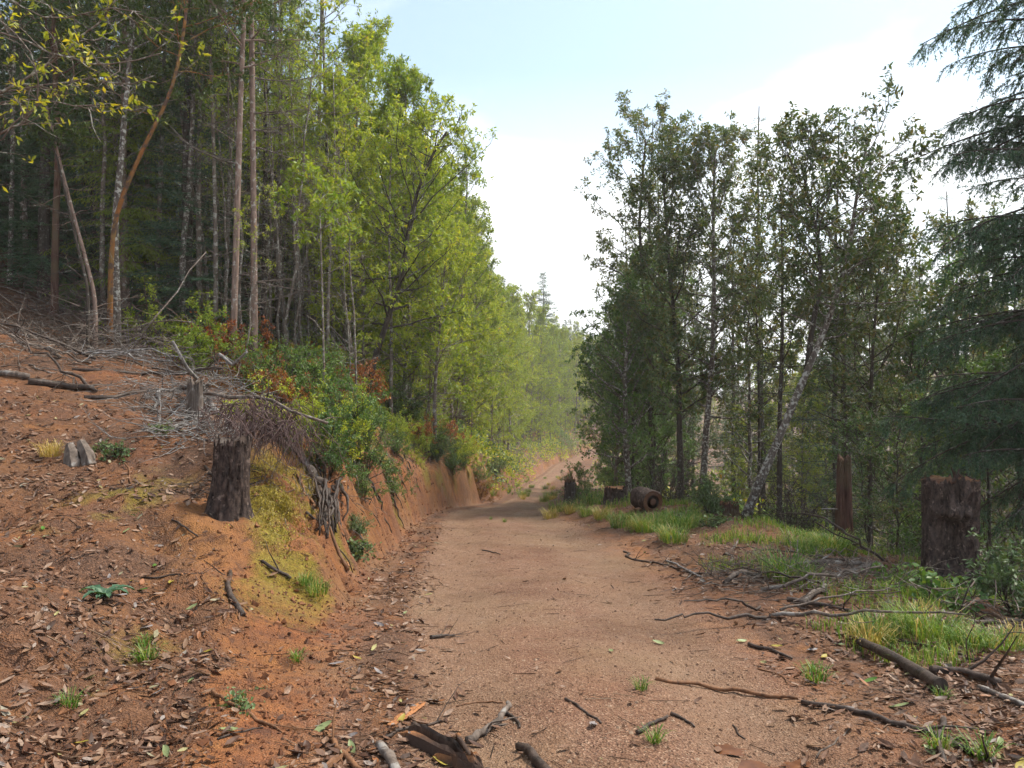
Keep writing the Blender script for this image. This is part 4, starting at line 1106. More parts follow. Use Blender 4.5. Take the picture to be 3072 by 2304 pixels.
# ------------------------------------------------------------------ big fir whose drooping boughs hang in at the top right
def big_fir():
    r = np.random.default_rng(77)
    bx, by = 8.9, 11.0
    b = np.array([bx, by, z1(bx, by)])
    e = empty("big_fir", b); tag(e, "big dark fir with drooping boughs at the right edge of the picture", "tree")
    tw = MB(); tube(tw, straightish(17, (0, 0), .02, 16, 9), np.linspace(.27, .05, 16), 12, 0, rough=.06)
    link("trunk", tw.mesh("big_fir_trunk", [M_BARKD]), e)
    z = 2.0; i = 0
    while z < 10.8:
        L = (3.5 - .10 * z) * r.uniform(.45, 1.12)
        az = PI + r.uniform(-1.0, 1.0)
        el = .22 + r.normal() * .22
        wood, leaf = MB(), MB()
        kk = 9; pts = [np.array([0, 0, z])]
        for a in range(kk):
            ee = el - .62 * (a / kk)
            azz = az + .1 * math.sin(a + i)
            pts.append(pts[-1] + np.array([math.cos(azz) * math.cos(ee), math.sin(azz) * math.cos(ee), math.sin(ee)]) * L / kk)
        pts = np.array(pts)
        tube(wood, pts, np.linspace(.032, .006, kk + 1), 5, 0)
        side = np.array([-math.sin(az), math.cos(az), 0])
        B, D, CL, p0, p1, t0, t1 = [], [], [], [], [], [], []
        for j in range(int(L / .14)):
            s = .18 + .82 * (j + r.random()) / (L / .14); q, qd = along(pts, s)
            sg = 1 if j % 2 else -1
            sl = (.25 + .55 * (1.05 - s)) * r.uniform(.6, 1.2)
            sd = unit(qd * .8 + side * sg * r.uniform(.4, 1) + np.array([0, 0, -.15]))
            sp = wander(q, sd, sl, 4, .08, -.10, r)
            for a in range(4): p0.append(sp[a]); p1.append(sp[a + 1])
            for t_ in range(int(sl / .045) + 2):
                c, cd = along(sp, r.uniform(.05, 1)); bl = r.uniform(.10, .30)
                bd = unit(cd * .7 + r.normal(size=3) * .45 + np.array([0, 0, -.7]))
                e2 = c + bd * bl; t0.append(c); t1.append(e2)
                m = int(bl / .013)
                B.append(c + (e2 - c) * r.random((m, 1)))
                D.append(bd * .9 + unit(np.cross(bd, r.normal(size=(m, 3)))) * .8)
                CL.append(np.full(m, r.random() * .4) + r.random(m) * .6)
        prisms(wood, np.array(p0), np.array(p1), .004, .003, 0); spikes(wood, np.array(t0), np.array(t1), .004)
        B = np.concatenate(B); needles(leaf, B, np.concatenate(D), .055 * rng.uniform(.7, 1.2, len(B)), .014, np.concatenate(CL))
        bo = link("bough", wood.mesh("fir_bough", [M_BARKD]), e)
        link("needles", leaf.mesh("fir_needles", [M_NEEDLE], smooth=False), bo)
        z += r.uniform(.05, .13); i += 1
big_fir()
put_tree(FIR[0], 14.0, 15.5, .8, "fir_tree", "dark fir standing behind the big drooping fir")
put_tree(FIR[1], 17.5, 22, .75, "fir_tree", "dim fir deep in the wood right of the stump")

# ------------------------------------------------------------------ stumps, snag and logs
def stump(p, R, H, seed, name, label, barkm=M_STUMP, flare=.25, taper=.08, lean=(0, 0), cavity=None, jag=.03, sides=80, rows=34, splinter=False, cutm=M_CUT):
    r = np.random.default_rng(seed)
    th = np.arange(sides) * 2 * PI / sides
    zs = np.linspace(-.15, H, rows)
    TT, ZZ = np.meshgrid(th, zs)
    u = np.clip(ZZ / H, 0, 1)
    rr = R * (1 + flare * (1 - u) ** 5 - taper * u)
    cs, sn = np.cos(TT) * 2.2, np.sin(TT) * 2.2
    rr = rr * (1 + .10 * fbm(cs + seed, sn + u * .5, seed, 3) + .06 * noise(cs * 4 + seed, sn * 4 + u * 1.2, seed + 4) + .05 * noise(cs * 3 + seed, sn * 3 + ZZ * 16, seed + 8) - .26 * np.maximum(0, .22 - np.abs(noise(cs * 5.5 + seed, sn * 5.5 + ZZ * 2.5, seed + 9))) / .22)
    if cavity is not None:
        ca, cw, z0, z1_, dep = cavity
        da = (TT - ca + PI) % (2 * PI) - PI
        c = np.exp(-(da / cw) ** 4) * sstep(z0 - .06, z0 + .04, ZZ) * (1 - sstep(z1_ - .05, z1_ + .05, ZZ))
        lip = np.exp(-(da / (cw * 1.1)) ** 4) * np.exp(-((ZZ - z1_ - .10) / .09) ** 2)
        rr = rr * (1 - dep * c) + R * .22 * lip
    top = ZZ + 0
    top[-1] += jag * r.normal(size=sides); top[-2] += 0
    v = np.stack([rr * np.cos(TT) + lean[0] * u, rr * np.sin(TT) + lean[1] * u, top], -1)
    mb = MB()
    idx = np.arange(rows * sides).reshape(rows, sides)
    f = np.stack([idx[:-1], np.roll(idx[:-1], -1, 1), np.roll(idx[1:], -1, 1), idx[1:]], -1).reshape(-1, 4)
    mb.add(v.reshape(-1, 3), f, 0)
    e = empty(name, (p[0], p[1], p[2]), r.uniform(-.1, .1)); tag(e, label, "stump")
    link("bark", mb.mesh("stump_bark", [barkm]), e)
    cb = MB(); ring = v[-1]; c = ring.mean(0)
    rings = [ring * np.array([1, 1, 1]) * 1.0]
    rows_ = []
    for s_, dz in ((.995, -.006), (.9, -.012), (.6, -.004), (.3, .0)):
        q = c + (ring - c) * s_; q[:, 2] = H + (ring[:, 2] - H) * s_ * .8 + dz + r.normal(size=sides) * jag * .3; rows_.append(q)
    vv = np.concatenate(rows_ + [[c]])
    idx = np.arange(4 * sides).reshape(4, sides)
    f = np.stack([idx[:-1], np.roll(idx[:-1], -1, 1), np.roll(idx[1:], -1, 1), idx[1:]], -1).reshape(-1, 4)
    cb.add(vv, f, 0)
    cb.more(np.stack([idx[3], np.roll(idx[3], -1), np.full(sides, 4 * sides)], -1), 0)
    link("cut_face", cb.mesh("stump_cut", [cutm]), e)
    if splinter:
        sb = MB()
        for k in range(splinter):
            a = r.uniform(-2.2, -.9); q = np.array([math.cos(a), math.sin(a), 0]) * R * r.uniform(.35, .75) + [lean[0], lean[1], H - .03]
            tube(sb, np.array([q, q + [r.normal() * .02, r.normal() * .02, .07], q + [r.normal() * .04, r.normal() * .03, r.uniform(.12, .2)]]), [.028, .018, .004], 5, 0)
        link("splinter", sb.mesh("splinters", [M_SPLIT], smooth=False), e)
    return e

def gp(x, y):
    return hit(*zp(x, y))
p = P(951, 588, 9.0); p[2] = z1(p[0], p[1]); 
stump(p, .30, 1.6 - 95 / F * 9.0 - p[2], 5, "tree_stump", "tall furrowed stump with a hollow foot at the right edge", cavity=(-PI / 2 - .5, .70, .22, .80, .8), splinter=5, flare=.12, taper=-.02)
p = P(228, 495, 7.3); p[2] = z1(p[0], p[1]) - .1
stump(p, .175, 1.6 - 58 / F * 7.3 - p[2], 6, "tree_stump", "dark bark stump on top of the left bank", flare=.55, taper=.06, lean=(.05, 0), splinter=0, cutm=M_WETWOOD, jag=.045)
p = P(616, 507, 18); p[2] = z1(p[0], p[1])
stump(p, .30, 1.6 - 103 / F * 18 - p[2], 7, "tree_stump", "low cut stump with an orange top beside the verge grass", flare=.25, cavity=(-PI / 2, .5, .05, .32, .35))
p = P(729, 522, 15.2); p[2] = z1(p[0], p[1])
stump(p, .20, max(.25, 1.6 - 121 / F * 15.2 - p[2]), 8, "tree_stump", "small dark red stump at the leaning tree's foot", barkm=M_SNAG)
p = P(570, 500, 21); p[2] = z1(p[0], p[1])
stump(p, .16, .62, 9, "tree_stump", "thin dark broken stump at the far right road edge", barkm=M_BARKD, jag=.1)
p = P(844, 546, 12.0); p[2] = z1(p[0], p[1])
stump(p, .135, 1.6 - 76 / F * 12 - p[2], 10, "broken_snag", "upright broken reddish snag standing right of the leaning tree", barkm=M_SNAG, flare=.35, taper=.25, jag=.09, splinter=0, cutm=M_SNAG)
p = P(200, 470, 7.6); p[2] = z1(p[0], p[1])
stump(P(195, 418, 9.6) * [1, 1, 0] + [0, 0, z1(*P(195, 418, 9.6)[:2])], .10, .42, 12, "broken_post", "small pale splintered post among the dead branches", barkm=M_DEAD, jag=.06, cutm=M_DEAD)

def log(p0, p1, r0, r1, name, label, barkm, seed, cutm=M_CUT, cat="log"):
    mb = MB(); pts = resample([p0, (np.array(p0) + np.array(p1)) / 2 + [0.015, .02, .01], p1], 12); mid = pts.mean(0)
    tube(mb, pts - mid, np.linspace(r0, r1, 12) * (1 + .05 * np.sin(np.arange(12) * 1.7)), 16, 0, cap=False, rough=.09, seed=seed)
    e = empty(name, mid); tag(e, label, cat)
    link("bark", mb.mesh("log_bark", [barkm]), e)
    for q, rr, s in ((pts[0], r0, -1), (pts[-1], r1, 1)):
        cb = MB(); d = unit(pts[-1] - pts[0]) * s; a = unit(np.cross(d, [0, 0, 1.0])); b = np.cross(d, a)
        th = np.arange(16) * 2 * PI / 16
        o = [q - mid + d * .004 + (np.cos(th)[:, None] * a + np.sin(th)[:, None] * b) * rr * k for k in (1.0, .6)]
        v = np.concatenate(o + [[q - mid + d * .012]])
        i0 = np.arange(16); f = np.stack([i0, np.roll(i0, -1), np.roll(i0, -1) + 16, i0 + 16], -1)
        if s < 0: f = f[:, ::-1]
        cb.add(v, f, 0); cb.more(np.stack([i0 + 16, np.roll(i0, -1) + 16, np.full(16, 32)], -1), 0)
        link("cut_end", cb.mesh("log_cut", [cutm]), e)
    return e
p = P(648, 512, 16.2); g = z1(p[0], p[1])
log((p[0] + .06, p[1] - .25, g + .22), (p[0] - .14, p[1] + .28, g + .25), .235, .23, "cut_log", "short round log lying with its cut end towards the road", M_STUMP, 3)
p0 = gp(1850, 1390); p1 = gp(2032, 1492)
log(p0 + [0, 0, .025], p1 + [0, 0, .03], .028, .040, "log", "straight dark log lying on the right verge leaf litter", M_WETWOOD, 4, cutm=M_WETWOOD)

# ------------------------------------------------------------------ sticks and dead branches, one by one
def stick(pts, r0, r1, name, label, m, k=14, twigs=0, wig=.03, group=None, seed=None, cat="stick", tl=(.12, .4), droop=0.0, sides=7, embed=.8):
    seed = seed or int(abs(pts[0][0] * 7 + pts[0][1] * 13)) % 9973 + 1
    r = np.random.default_rng(seed)
    q = []; grounded = all(len(p) == 2 for p in pts)
    for p in pts:
        if len(p) == 2:
            h = gp(*p); q.append(h + [0, 0, r0 * embed])
        else:
            a, b = zp(p[0], p[1]); q.append(P(a, b, p[2]))
    tr = resample(q, k)
    tr = tr + r.normal(size=tr.shape) * wig * np.linalg.norm(tr[-1] - tr[0]) * np.array([1, 1, .5]) * .5
    rad = np.linspace(r0, r1, k)
    g = zg(tr[:, 0], tr[:, 1])
    tr[:, 2] = np.maximum(tr[:, 2], g + rad * .35)
    if grounded:
        tr[:, 2] = np.minimum(tr[:, 2], g + rad * 1.0 + .03)
    base = tr[0].copy(); tr = tr - base
    mb = MB(); tube(mb, tr, rad, sides, 0, rough=.12, seed=seed % 97)
    if twigs:
        p0, p1, ra, rb = [], [], [], []
        for i in range(twigs):
            c, cd = along(tr, r.uniform(.15, 1)); d = unit(cd + r.normal(size=3) * .8 + np.array([0, 0, .3 - droop]))
            L = r.uniform(*tl)
            w_ = wander(c, d, L, 3, .15, -.05 - droop * .4, r)
            for a in range(3):
                p0.append(w_[a]); p1.append(w_[a + 1]); ra.append(max(.0015, r1 * .6 * (1 - a * .25))); rb.append(max(.001, r1 * .6 * (.75 - a * .25)))
        prisms(mb, np.array(p0), np.array(p1), np.array(ra), np.array(rb), 0)
    o = link(name, mb.mesh(name, [m]), None, base)
    return tag(o, label, cat, group)

SB, SW, SG, SD, SO = M_BROWNSTICK, M_WETWOOD, M_DEADG, M_DEAD, M_SPLIT
for a in [
    ([(1425, 1470), (1560, 1492), (1720, 1514)], .012, .010, "stick", "long straight reddish stick lying across the right wheel track", SB, 12, 0),
    ([(1735, 1522), (1900, 1554), (2020, 1592), (2150, 1655)], .013, .016, "stick", "long dark stick running from the reddish stick to the lower right corner", SW, 16, 3),
    ([(1618, 1397), (1665, 1410), (1712, 1426)], .016, .008, "stick", "short dark stick on the road's right edge", SW, 8, 0),
    ([(1640, 1448), (1690, 1460), (1700, 1478)], .005, .004, "twig", "small bent twig beside the right wheel track", SB, 6, 2),
    ([(1225, 1515), (1262, 1540), (1300, 1566)], .008, .006, "stick", "thin straight black stick in the lower middle of the road", SW, 8, 0),
    ([(1380, 1588), (1410, 1566), (1442, 1552)], .012, .008, "stick", "curved dark stick beside a small grass tuft on the road", SW, 8, 0),
    ([(1450, 1545), (1478, 1558), (1500, 1574)], .009, .005, "stick", "short stick right of the curved dark stick", SW, 7, 1),
    ([(1012, 1608), (1050, 1585), (1080, 1560), (1098, 1528)], .022, .014, "branch", "forked grey branch lying in the foreground", SD, 12, 4),
    ([(1122, 1618), (1150, 1640), (1190, 1690)], .020, .024, "branch", "thick dark knotted branch end at the bottom edge", SW, 9, 1),
    ([(822, 1618), (838, 1640), (862, 1690)], .022, .026, "branch", "stubby weathered branch end at the bottom edge left of the bark", SD, 9, 0),
    ([(700, 1590), (750, 1640), (800, 1690)], .014, .014, "stick", "brown stick slanting out of the bottom edge", SB, 9, 2),
    ([(830, 1598), (880, 1575), (960, 1562)], .010, .006, "stick", "thin curved dark stick above the split bark", SW, 10, 2),
    ([(890, 1572), (925, 1590), (960, 1608)], .015, .013, "stick", "dark stick lying on the split orange bark", SW, 8, 0),
    ([(990, 1596), (1005, 1620), (1020, 1648)], .014, .012, "stick", "orange broken stub beside the forked grey branch", SO, 7, 0),
    ([(985, 1530), (1030, 1519), (1085, 1521)], .005, .004, "twig", "thin arched twig beyond the forked grey branch", SB, 10, 0),
    ([(860, 1540), (905, 1530), (960, 1524)], .004, .003, "twig", "hair-thin twig left of the arched twig", SB, 8, 0),
    ([(1090, 1540), (1115, 1560), (1125, 1575)], .010, .006, "stick", "short dark stick at the forked grey branch's tip", SW, 6, 0),
    ([(930, 1381), (950, 1379), (985, 1376)], .016, .006, "stick", "dark rotten stick fragment on the left wheel track", SW, 7, 5),
    ([(1038, 1190), (1058, 1193), (1080, 1199)], .010, .006, "stick", "small dark stick in the middle of the road near the crest", SW, 6, 0),
    ([(905, 1240), (930, 1248), (945, 1252)], .006, .004, "twig", "short twig at the left road edge near the crest", SB, 5, 0),
    ([(790, 1480), (840, 1490), (895, 1497)], .007, .005, "twig", "thin reddish twig on the left road edge", SB, 8, 1),
    ([(1340, 1192), (1420, 1222), (1480, 1232), (1540, 1246)], .016, .010, "branch", "long dark curved branch along the right road edge", SW, 14, 6),
    ([(1545, 1265), (1600, 1252), (1660, 1236), (1750, 1225), (1830, 1222), (1882, 1222)], .028, .036, "branch", "long grey branch lying along the right verge", SD, 16, 5),
    ([(1728, 1306), (1768, 1272), (1810, 1245), (1870, 1230), (1912, 1226)], .028, .030, "branch", "grey branch with a red broken end crossing the right verge", SD, 14, 3),
    ([(1700, 1300), (1760, 1310), (1830, 1322), (1890, 1345)], .022, .014, "branch", "dark branch lying under the grey branch on the verge", SW, 12, 8),
    ([(1560, 1225), (1605, 1190, 11.2), (1660, 1176, 11.2), (1735, 1170, 11.3)], .020, .010, "branch", "curved dead branch arching up before the spoil mound", SD, 12, 3),
    ([(1985, 1190), (1950, 1140, 9.6), (1905, 1098, 9.8), (1850, 1075, 10.0), (1800, 1095, 10.2)], .015, .008, "branch", "pale bent branch arching before the broken snag", SG, 14, 2),
    ([(1905, 1215), (1850, 1165, 9.6), (1800, 1128, 10), (1740, 1108, 10.5), (1690, 1112, 11)], .018, .009, "branch", "dark branch arching from the verge towards the leaning tree", SW, 14, 3),
    ([(1880, 1200), (1830, 1165, 9.8), (1770, 1130, 10.3)], .014, .008, "branch", "lower dark arching branch beside the snag", SW, 10, 2),
    ([(2055, 1366), (2062, 1325, 6.6), (2078, 1285, 6.6), (2098, 1255, 6.7)], .014, .007, "stick", "dark stick standing up before the big stump", SW, 10, 1),
    ([(2110, 1382), (2150, 1374, 6.2), (2212, 1360, 6.2), (2250, 1352, 6.2)], .012, .009, "stick", "bent dark stick at the right edge over the grass", SW, 10, 1),
    ([(1920, 1382), (2010, 1402), (2110, 1432)], .013, .009, "stick", "thin dark stick on the litter below the verge grass", SW, 12, 2),
    ([(2010, 1460), (2080, 1462), (2160, 1488)], .030, .020, "branch", "dark rotten branch in the lower right litter", SW, 12, 4),
    ([(2120, 1492), (2180, 1515), (2240, 1545)], .016, .016, "stick", "grey stick leaving the picture at the lower right edge", SD, 10, 0),
    ([(2030, 1350), (2120, 1352), (2200, 1345)], .022, .016, "branch", "dark fallen branch half hidden in the grass by the big stump", SW, 10, 4),
    ([(1930, 1420), (1945, 1390), (1970, 1370, 6.3)], .006, .004, "twig", "thin twig leaning on the straight dark log", SD, 8, 0),
    ([(2040, 1560), (2030, 1600), (2040, 1655)], .014, .014, "stick", "short dark stick near the bottom right corner", SW, 8, 1),
    ([(1760, 1640), (1800, 1615), (1840, 1575)], .005, .003, "twig", "thin twig lying across the wet hollow", SD, 8, 0),
    ([(1585, 1570), (1595, 1590), (1608, 1600)], .005, .004, "twig", "small twig left of the wet hollow", SW, 5, 1),
    ([(1455, 1170), (1468, 1150), (1485, 1140, 14.4)], .020, .016, "branch", "short bleached branch piece on the far right verge", SG, 7, 0),
    ([(1435, 1215), (1480, 1232), (1520, 1250)], .012, .009, "stick", "pale stick on the right verge before the spoil mound", SG, 8, 0),
    # left bank
    ([(752, 1236), (722, 1180), (690, 1120), (660, 1068), (640, 1030)], .022, .016, "branch", "long brown stick leaning down the bank face to the road", SB, 12, 1),
    ([(522, 1330), (500, 1300), (492, 1270), (498, 1240)], .022, .016, "root", "forked dark root poking out of the near bank", SW, 8, 3),
    ([(628, 1256), (600, 1240), (565, 1216)], .014, .016, "root", "dark root sticking out of the bank below the moss", SW, 8, 2),
    ([(275, 1005), (280, 1040), (292, 1086)], .010, .007, "stick", "pale brown stick lying on the mossy slope", SB, 8, 0),
    ([(372, 1126), (395, 1140), (425, 1162)], .009, .007, "stick", "short stick on the clay slope below the stump", SW, 7, 1),
    ([(520, 1110), (505, 1070), (470, 1040), (445, 1012)], .024, .016, "branch", "dark twisted branch lying against the bank stump", SW, 12, 4),
    ([(310, 1250), (350, 1250), (440, 1240)], .007, .005, "twig", "thin twigs lying on the litter slope", SW, 8, 4),
    ([(455, 1500), (510, 1530), (560, 1565), (600, 1580)], .010, .008, "stick", "brown stick beside the broad-leaved sprig in the foreground", SB, 10, 2),
    ([(470, 1600), (520, 1585), (570, 1575)], .006, .004, "twig", "dark twig in the lower left foreground", SW, 8, 3),
    ([(620, 1570), (650, 1580), (700, 1575)], .006, .005, "twig", "forked reddish twig in the left foreground litter", SB, 8, 3),
    ([(0, 812), (35, 815), (62, 820)], .05, .05, "log", "thick weathered log end at the left edge of the clearing", SD, 8, 0),
    ([(66, 830), (130, 838), (205, 846)], .055, .045, "log", "dark mossy log lying across the clearing", SW, 10, 2),
    ([(190, 864), (260, 862), (330, 850), (400, 842), (480, 835)], .035, .025, "branch", "long dark branch lying below the brush pile", SW, 14, 8),
    ([(150, 800), (260, 808), (370, 812), (480, 800, 11)], .030, .020, "branch", "dark branch running through the brush pile", SW, 14, 14),
    ([(60, 790), (100, 806), (160, 820)], .016, .010, "branch", "pale bare branch lying above the mossy log", SD, 10, 6),
    ([(490, 925), (470, 890), (440, 845), (410, 810, 9.3), (385, 770, 9.2), (375, 735, 9.2)], .045, .018, "branch", "thick bleached branch rising out of the brush pile", SG, 14, 10),
    ([(400, 845), (450, 850, 9.4), (510, 845, 9.2), (570, 862, 9), (620, 885, 8.8), (690, 912, 8.6)], .035, .016, "branch", "fallen dead branch reaching right over the bank", SD, 16, 22),
    ([(480, 800), (500, 770, 11), (520, 755, 11)], .035, .02, "branch", "short bleached limb stub before the pink trunks", SG, 8, 1),
    ([(340, 850), (345, 870), (330, 890)], .03, .02, "root", "curled grey root at the brush pile's foot", SG, 8, 5),
    ([(700, 1060), (665, 1010), (620, 975), (575, 945), (545, 925)], .055, .035, "log", "peeling grey log sliding down behind the bank stump", SD, 14, 10),
    ([(330, 780), (290, 770), (262, 745), (245, 715)], .05, .035, "branch", "fallen red-barked limb in the brush below the dark wood", M_SNAG, 12, 8),
    ([(250, 760), (300, 740, 13), (340, 690, 13.4), (390, 620, 14), (440, 540, 14.5)], .02, .008, "branch", "thin dead stem slanting up out of the brush pile", SD, 12, 12),
    ([(180, 720), (250, 712, 14), (330, 700, 14), (420, 690, 14)], .022, .010, "branch", "pale dead pole lying across the brush pile", SD, 12, 12),
    ([(60, 700), (120, 740), (180, 760)], .012, .006, "branch", "bare pale branch on the dry grass at the clearing's edge", SD, 10, 16),
    ([(0, 760), (40, 735), (90, 720)], .012, .006, "branch", "bare branch heap stick at the left picture edge", SD, 10, 16),
]:
    pts, r0, r1, nm, lab, m, kk, tw = a
    stick(pts, r0, r1, nm, lab, m, kk, tw)

# ------------------------------------------------------------------ roots, brush tangles, split wood
def tangle(name, label, kind, centers, n, L, r, m, seed, flat=.35, down=0.0):
    g = np.random.default_rng(seed); p0, p1, ra, rb = [], [], [], []
    for (x, y, z, sx, sy, sz) in centers:
        for i in range(n):
            c = np.array([x + g.normal() * sx, y + g.normal() * sy, 0]); c[2] = max(z1(c[0], c[1]) + .02, (z if z is not None else z1(c[0], c[1])) + abs(g.normal()) * sz)
            d = unit(g.normal(size=3) * np.array([1, 1, flat]) + np.array([0, 0, -down]))
            w_ = wander(c, d, L * g.uniform(.4, 1.4), 4, .22, .0 - down * .2, g)
            gg = zg(w_[:, 0], w_[:, 1]); w_[:, 2] = np.maximum(w_[:, 2], gg + .01)
            for a in range(4):
                p0.append(w_[a]); p1.append(w_[a + 1]); ra.append(r * (1 - a * .18)); rb.append(r * (.82 - a * .18))
    mb = MB(); prisms(mb, np.array(p0), np.array(p1), np.array(ra), np.array(rb), 0)
    return tag(link(name, mb.mesh(name, [m])), label, "brushwood", None, kind)
def cpx(x, y, sx, sz, Y=None, sy=None):
    p = gp(x, y) if Y is None else P(*zp(x, y), Y)
    return (p[0], p[1], p[2] if Y else None, sx, sy or sx, sz)
tangle("brushwood", "grey brown tangle of dead twigs heaped across the clearing", "stuff",
       [cpx(250, 760, .9, .35), cpx(180, 740, .8, .25), cpx(320, 780, .8, .35), cpx(390, 800, .7, .3), cpx(110, 740, .8, .15), cpx(40, 750, .7, .15), cpx(300, 700, 1.0, .6), cpx(230, 690, .9, .5)], 130, .8, .009, M_DEAD, 31)
tangle("brushwood", "purplish brown heap of dead boughs below the dark wood", "stuff",
       [cpx(210, 705, .8, .5), cpx(270, 720, .8, .6), cpx(320, 740, .7, .5), cpx(160, 680, .8, .3), cpx(360, 770, .6, .4), cpx(240, 660, .9, .7)], 90, 1.0, .011, bark_mat("dead_bough", (.05, .032, .028), (.19, .125, .105)), 36)
tangle("brushwood", "bleached dead twigs on the bank top behind the stump", "stuff",
       [cpx(440, 870, .45, .3), cpx(400, 880, .4, .2), cpx(500, 890, .35, .25), cpx(350, 870, .4, .15), cpx(450, 940, .3, .06), cpx(400, 930, .3, .06)], 90, .5, .007, M_DEADG, 32)
tangle("brushwood", "purplish dead fronds hanging over the left bank", "stuff",
       [cpx(540, 900, .22, .1, 8.6), cpx(580, 920, .22, .1, 8.5), cpx(620, 940, .2, .1, 8.4), cpx(560, 890, .3, .1, 8.8)], 110, .5, .006, bark_mat("dead_frond", (.045, .028, .028), (.16, .105, .095)), 33, down=.9)
tangle("brushwood", "dead twig litter heaped along the right verge", "stuff",
       [cpx(1640, 1270, .35, .08), cpx(1720, 1240, .4, .1), cpx(1800, 1280, .4, .08), cpx(1900, 1250, .4, .12), cpx(2050, 1330, .5, .12), cpx(1600, 1240, .3, .06)], 60, .5, .0055, M_DEAD, 34)
lip = []
for yy in np.arange(8.5, 24, .7):
    xx = left_x(yy, .75); lip.append((xx, yy, None, .22, .35, .12))
tangle("hanging_roots", "brown rootlets and dead stalks hanging over the bank lip", "stuff", lip, 34, .42, .0055, M_DEAD, 35, down=.7)
g_ = np.random.default_rng(515)
for i in range(22):
    x_ = g_.uniform(120, 470); y_ = g_.uniform(690, 850); an = g_.normal() * .5 + (PI if i % 2 else 0); Lp = g_.uniform(60, 150)
    p_ = gp(x_, y_); sc = p_[1] / F * 2212 / 1024 * .46
    q_ = p_ + np.array([math.cos(an), .35 * g_.normal(), 0]) * Lp * sc; q_[2] = z1(q_[0], q_[1]) + g_.uniform(.05, .6)
    r_ = g_.uniform(.014, .032); mid_ = (p_ + q_) / 2 + [0, 0, g_.uniform(.02, .2)]
    tr = resample([p_ + [0, 0, .03], mid_, q_], 12) + g_.normal(size=(12, 3)) * .03; b0 = tr[0].copy()
    mb = MB(); tube(mb, tr - b0, np.linspace(r_, r_ * .35, 12), 6, 0, rough=.12, seed=i)
    P0, P1 = [], []
    for j in range(12):
        c_, d_ = along(tr - b0, g_.uniform(.2, 1)); w_ = wander(c_, unit(d_ + g_.normal(size=3) * .8), g_.uniform(.2, .7), 3, .2, -.03, g_)
        for a_ in range(3): P0.append(w_[a_]); P1.append(w_[a_ + 1])
    prisms(mb, np.array(P0), np.array(P1), .007, .005, 0)
    tag(link("dead_branch", mb.mesh("dead_branch", [(M_DEAD, M_WETWOOD, M_DEADG, M_DEAD)[i % 4]]), None, b0), "%s dead branch thrown on the brush pile in the clearing" % ("brown", "blackish", "bleached grey", "brown")[i % 4], "branch", "dead branches of the brush pile")
for i in range(9):
    x_ = g_.uniform(1560, 2080); y_ = g_.uniform(1200, 1350); p_ = gp(x_, y_); an = g_.uniform(-.7, .5) + (PI if i % 2 else 0)
    L_ = g_.uniform(.7, 1.6); q_ = p_ + np.array([math.cos(an), math.sin(an), 0]) * L_
    q_[2] = z1(q_[0], q_[1]) + g_.uniform(.03, .22); r_ = g_.uniform(.012, .022)
    tr = resample([p_ + [0, 0, .03], (p_ + q_) / 2 + [0, 0, .06], q_], 12) + g_.normal(size=(12, 3)) * .018; tr[:, 2] = np.maximum(tr[:, 2], zg(tr[:, 0], tr[:, 1]) + .01); b0 = tr[0].copy()
    mb = MB(); tube(mb, tr - b0, np.linspace(r_, r_ * .4, 12), 6, 0, rough=.12, seed=i)
    tag(link("dead_branch", mb.mesh("dead_branch", [(M_DEAD, M_WETWOOD)[i % 2]]), None, b0), "%s fallen branch crossing the grass of the right verge" % ("grey", "blackish")[i % 2], "branch", "fallen branches on the right verge")
tangle("brushwood", "broken twigs and bark crumbs round the bank stump's foot", "stuff", [cpx(460, 1075, .14, .02), cpx(500, 1078, .12, .02), cpx(430, 1060, .14, .02), cpx(545, 1050, .10, .03)], 34, .22, .006, M_WETWOOD, 39, flat=.15)
def root_mass():
    e0 = gp(712, 1165); e = empty("root_mass", e0); tag(e, "black mass of hanging roots at the foot of the left bank", "roots")
    g = np.random.default_rng(88)
    for i in range(22):
        a, b = zp(700 + g.uniform(-28, 38), 1045 + g.uniform(-15, 30)); c, d = zp(700 + g.uniform(-18, 42), 1150 + g.uniform(-25, 25))
        q0 = hit(a, b); q1 = hit(c, d) + [0, -.05, 0]
        Y0 = min(q0[1], q1[1] + .5)
        q0 = P(a, b, Y0)
        tr = resample([q0, (q0 + q1) / 2 + g.normal(size=3) * .07 + [0, -.08, .02], q1], 9) + g.normal(size=(9, 3)) * .012
        mb = MB(); tube(mb, tr - e0, np.linspace(g.uniform(.012, .04), .008, 9), 6, 0, rough=.15, seed=i)
        link("root", mb.mesh("root", [M_WETWOOD]), e)
root_mass()
for i in range(16):
    yy = 8.2 + i * .75 + random.uniform(-.2, .2); d0 = random.uniform(.45, .8)
    q = [np.array([left_x(yy + dy, d), yy + dy, 0]) for d, dy in ((d0, 0), (d0 * .6, random.uniform(-.1, .15)), (d0 * .25, random.uniform(-.15, .25)))]
    for p_ in q: p_[2] = z1(p_[0], p_[1]) + .03
    tr = resample(q, 9) + np.random.default_rng(i).normal(size=(9, 3)) * .025; b0 = tr[0].copy()
    mb = MB(); tube(mb, tr - b0, np.linspace(random.uniform(.012, .03), .006, 9), 6, 0, rough=.15, seed=i)
    tag(link("root", mb.mesh("face_root", [M_WETWOOD]), None, b0), "bare dark root trailing down the orange cut bank", "root", "roots trailing down the cut bank")

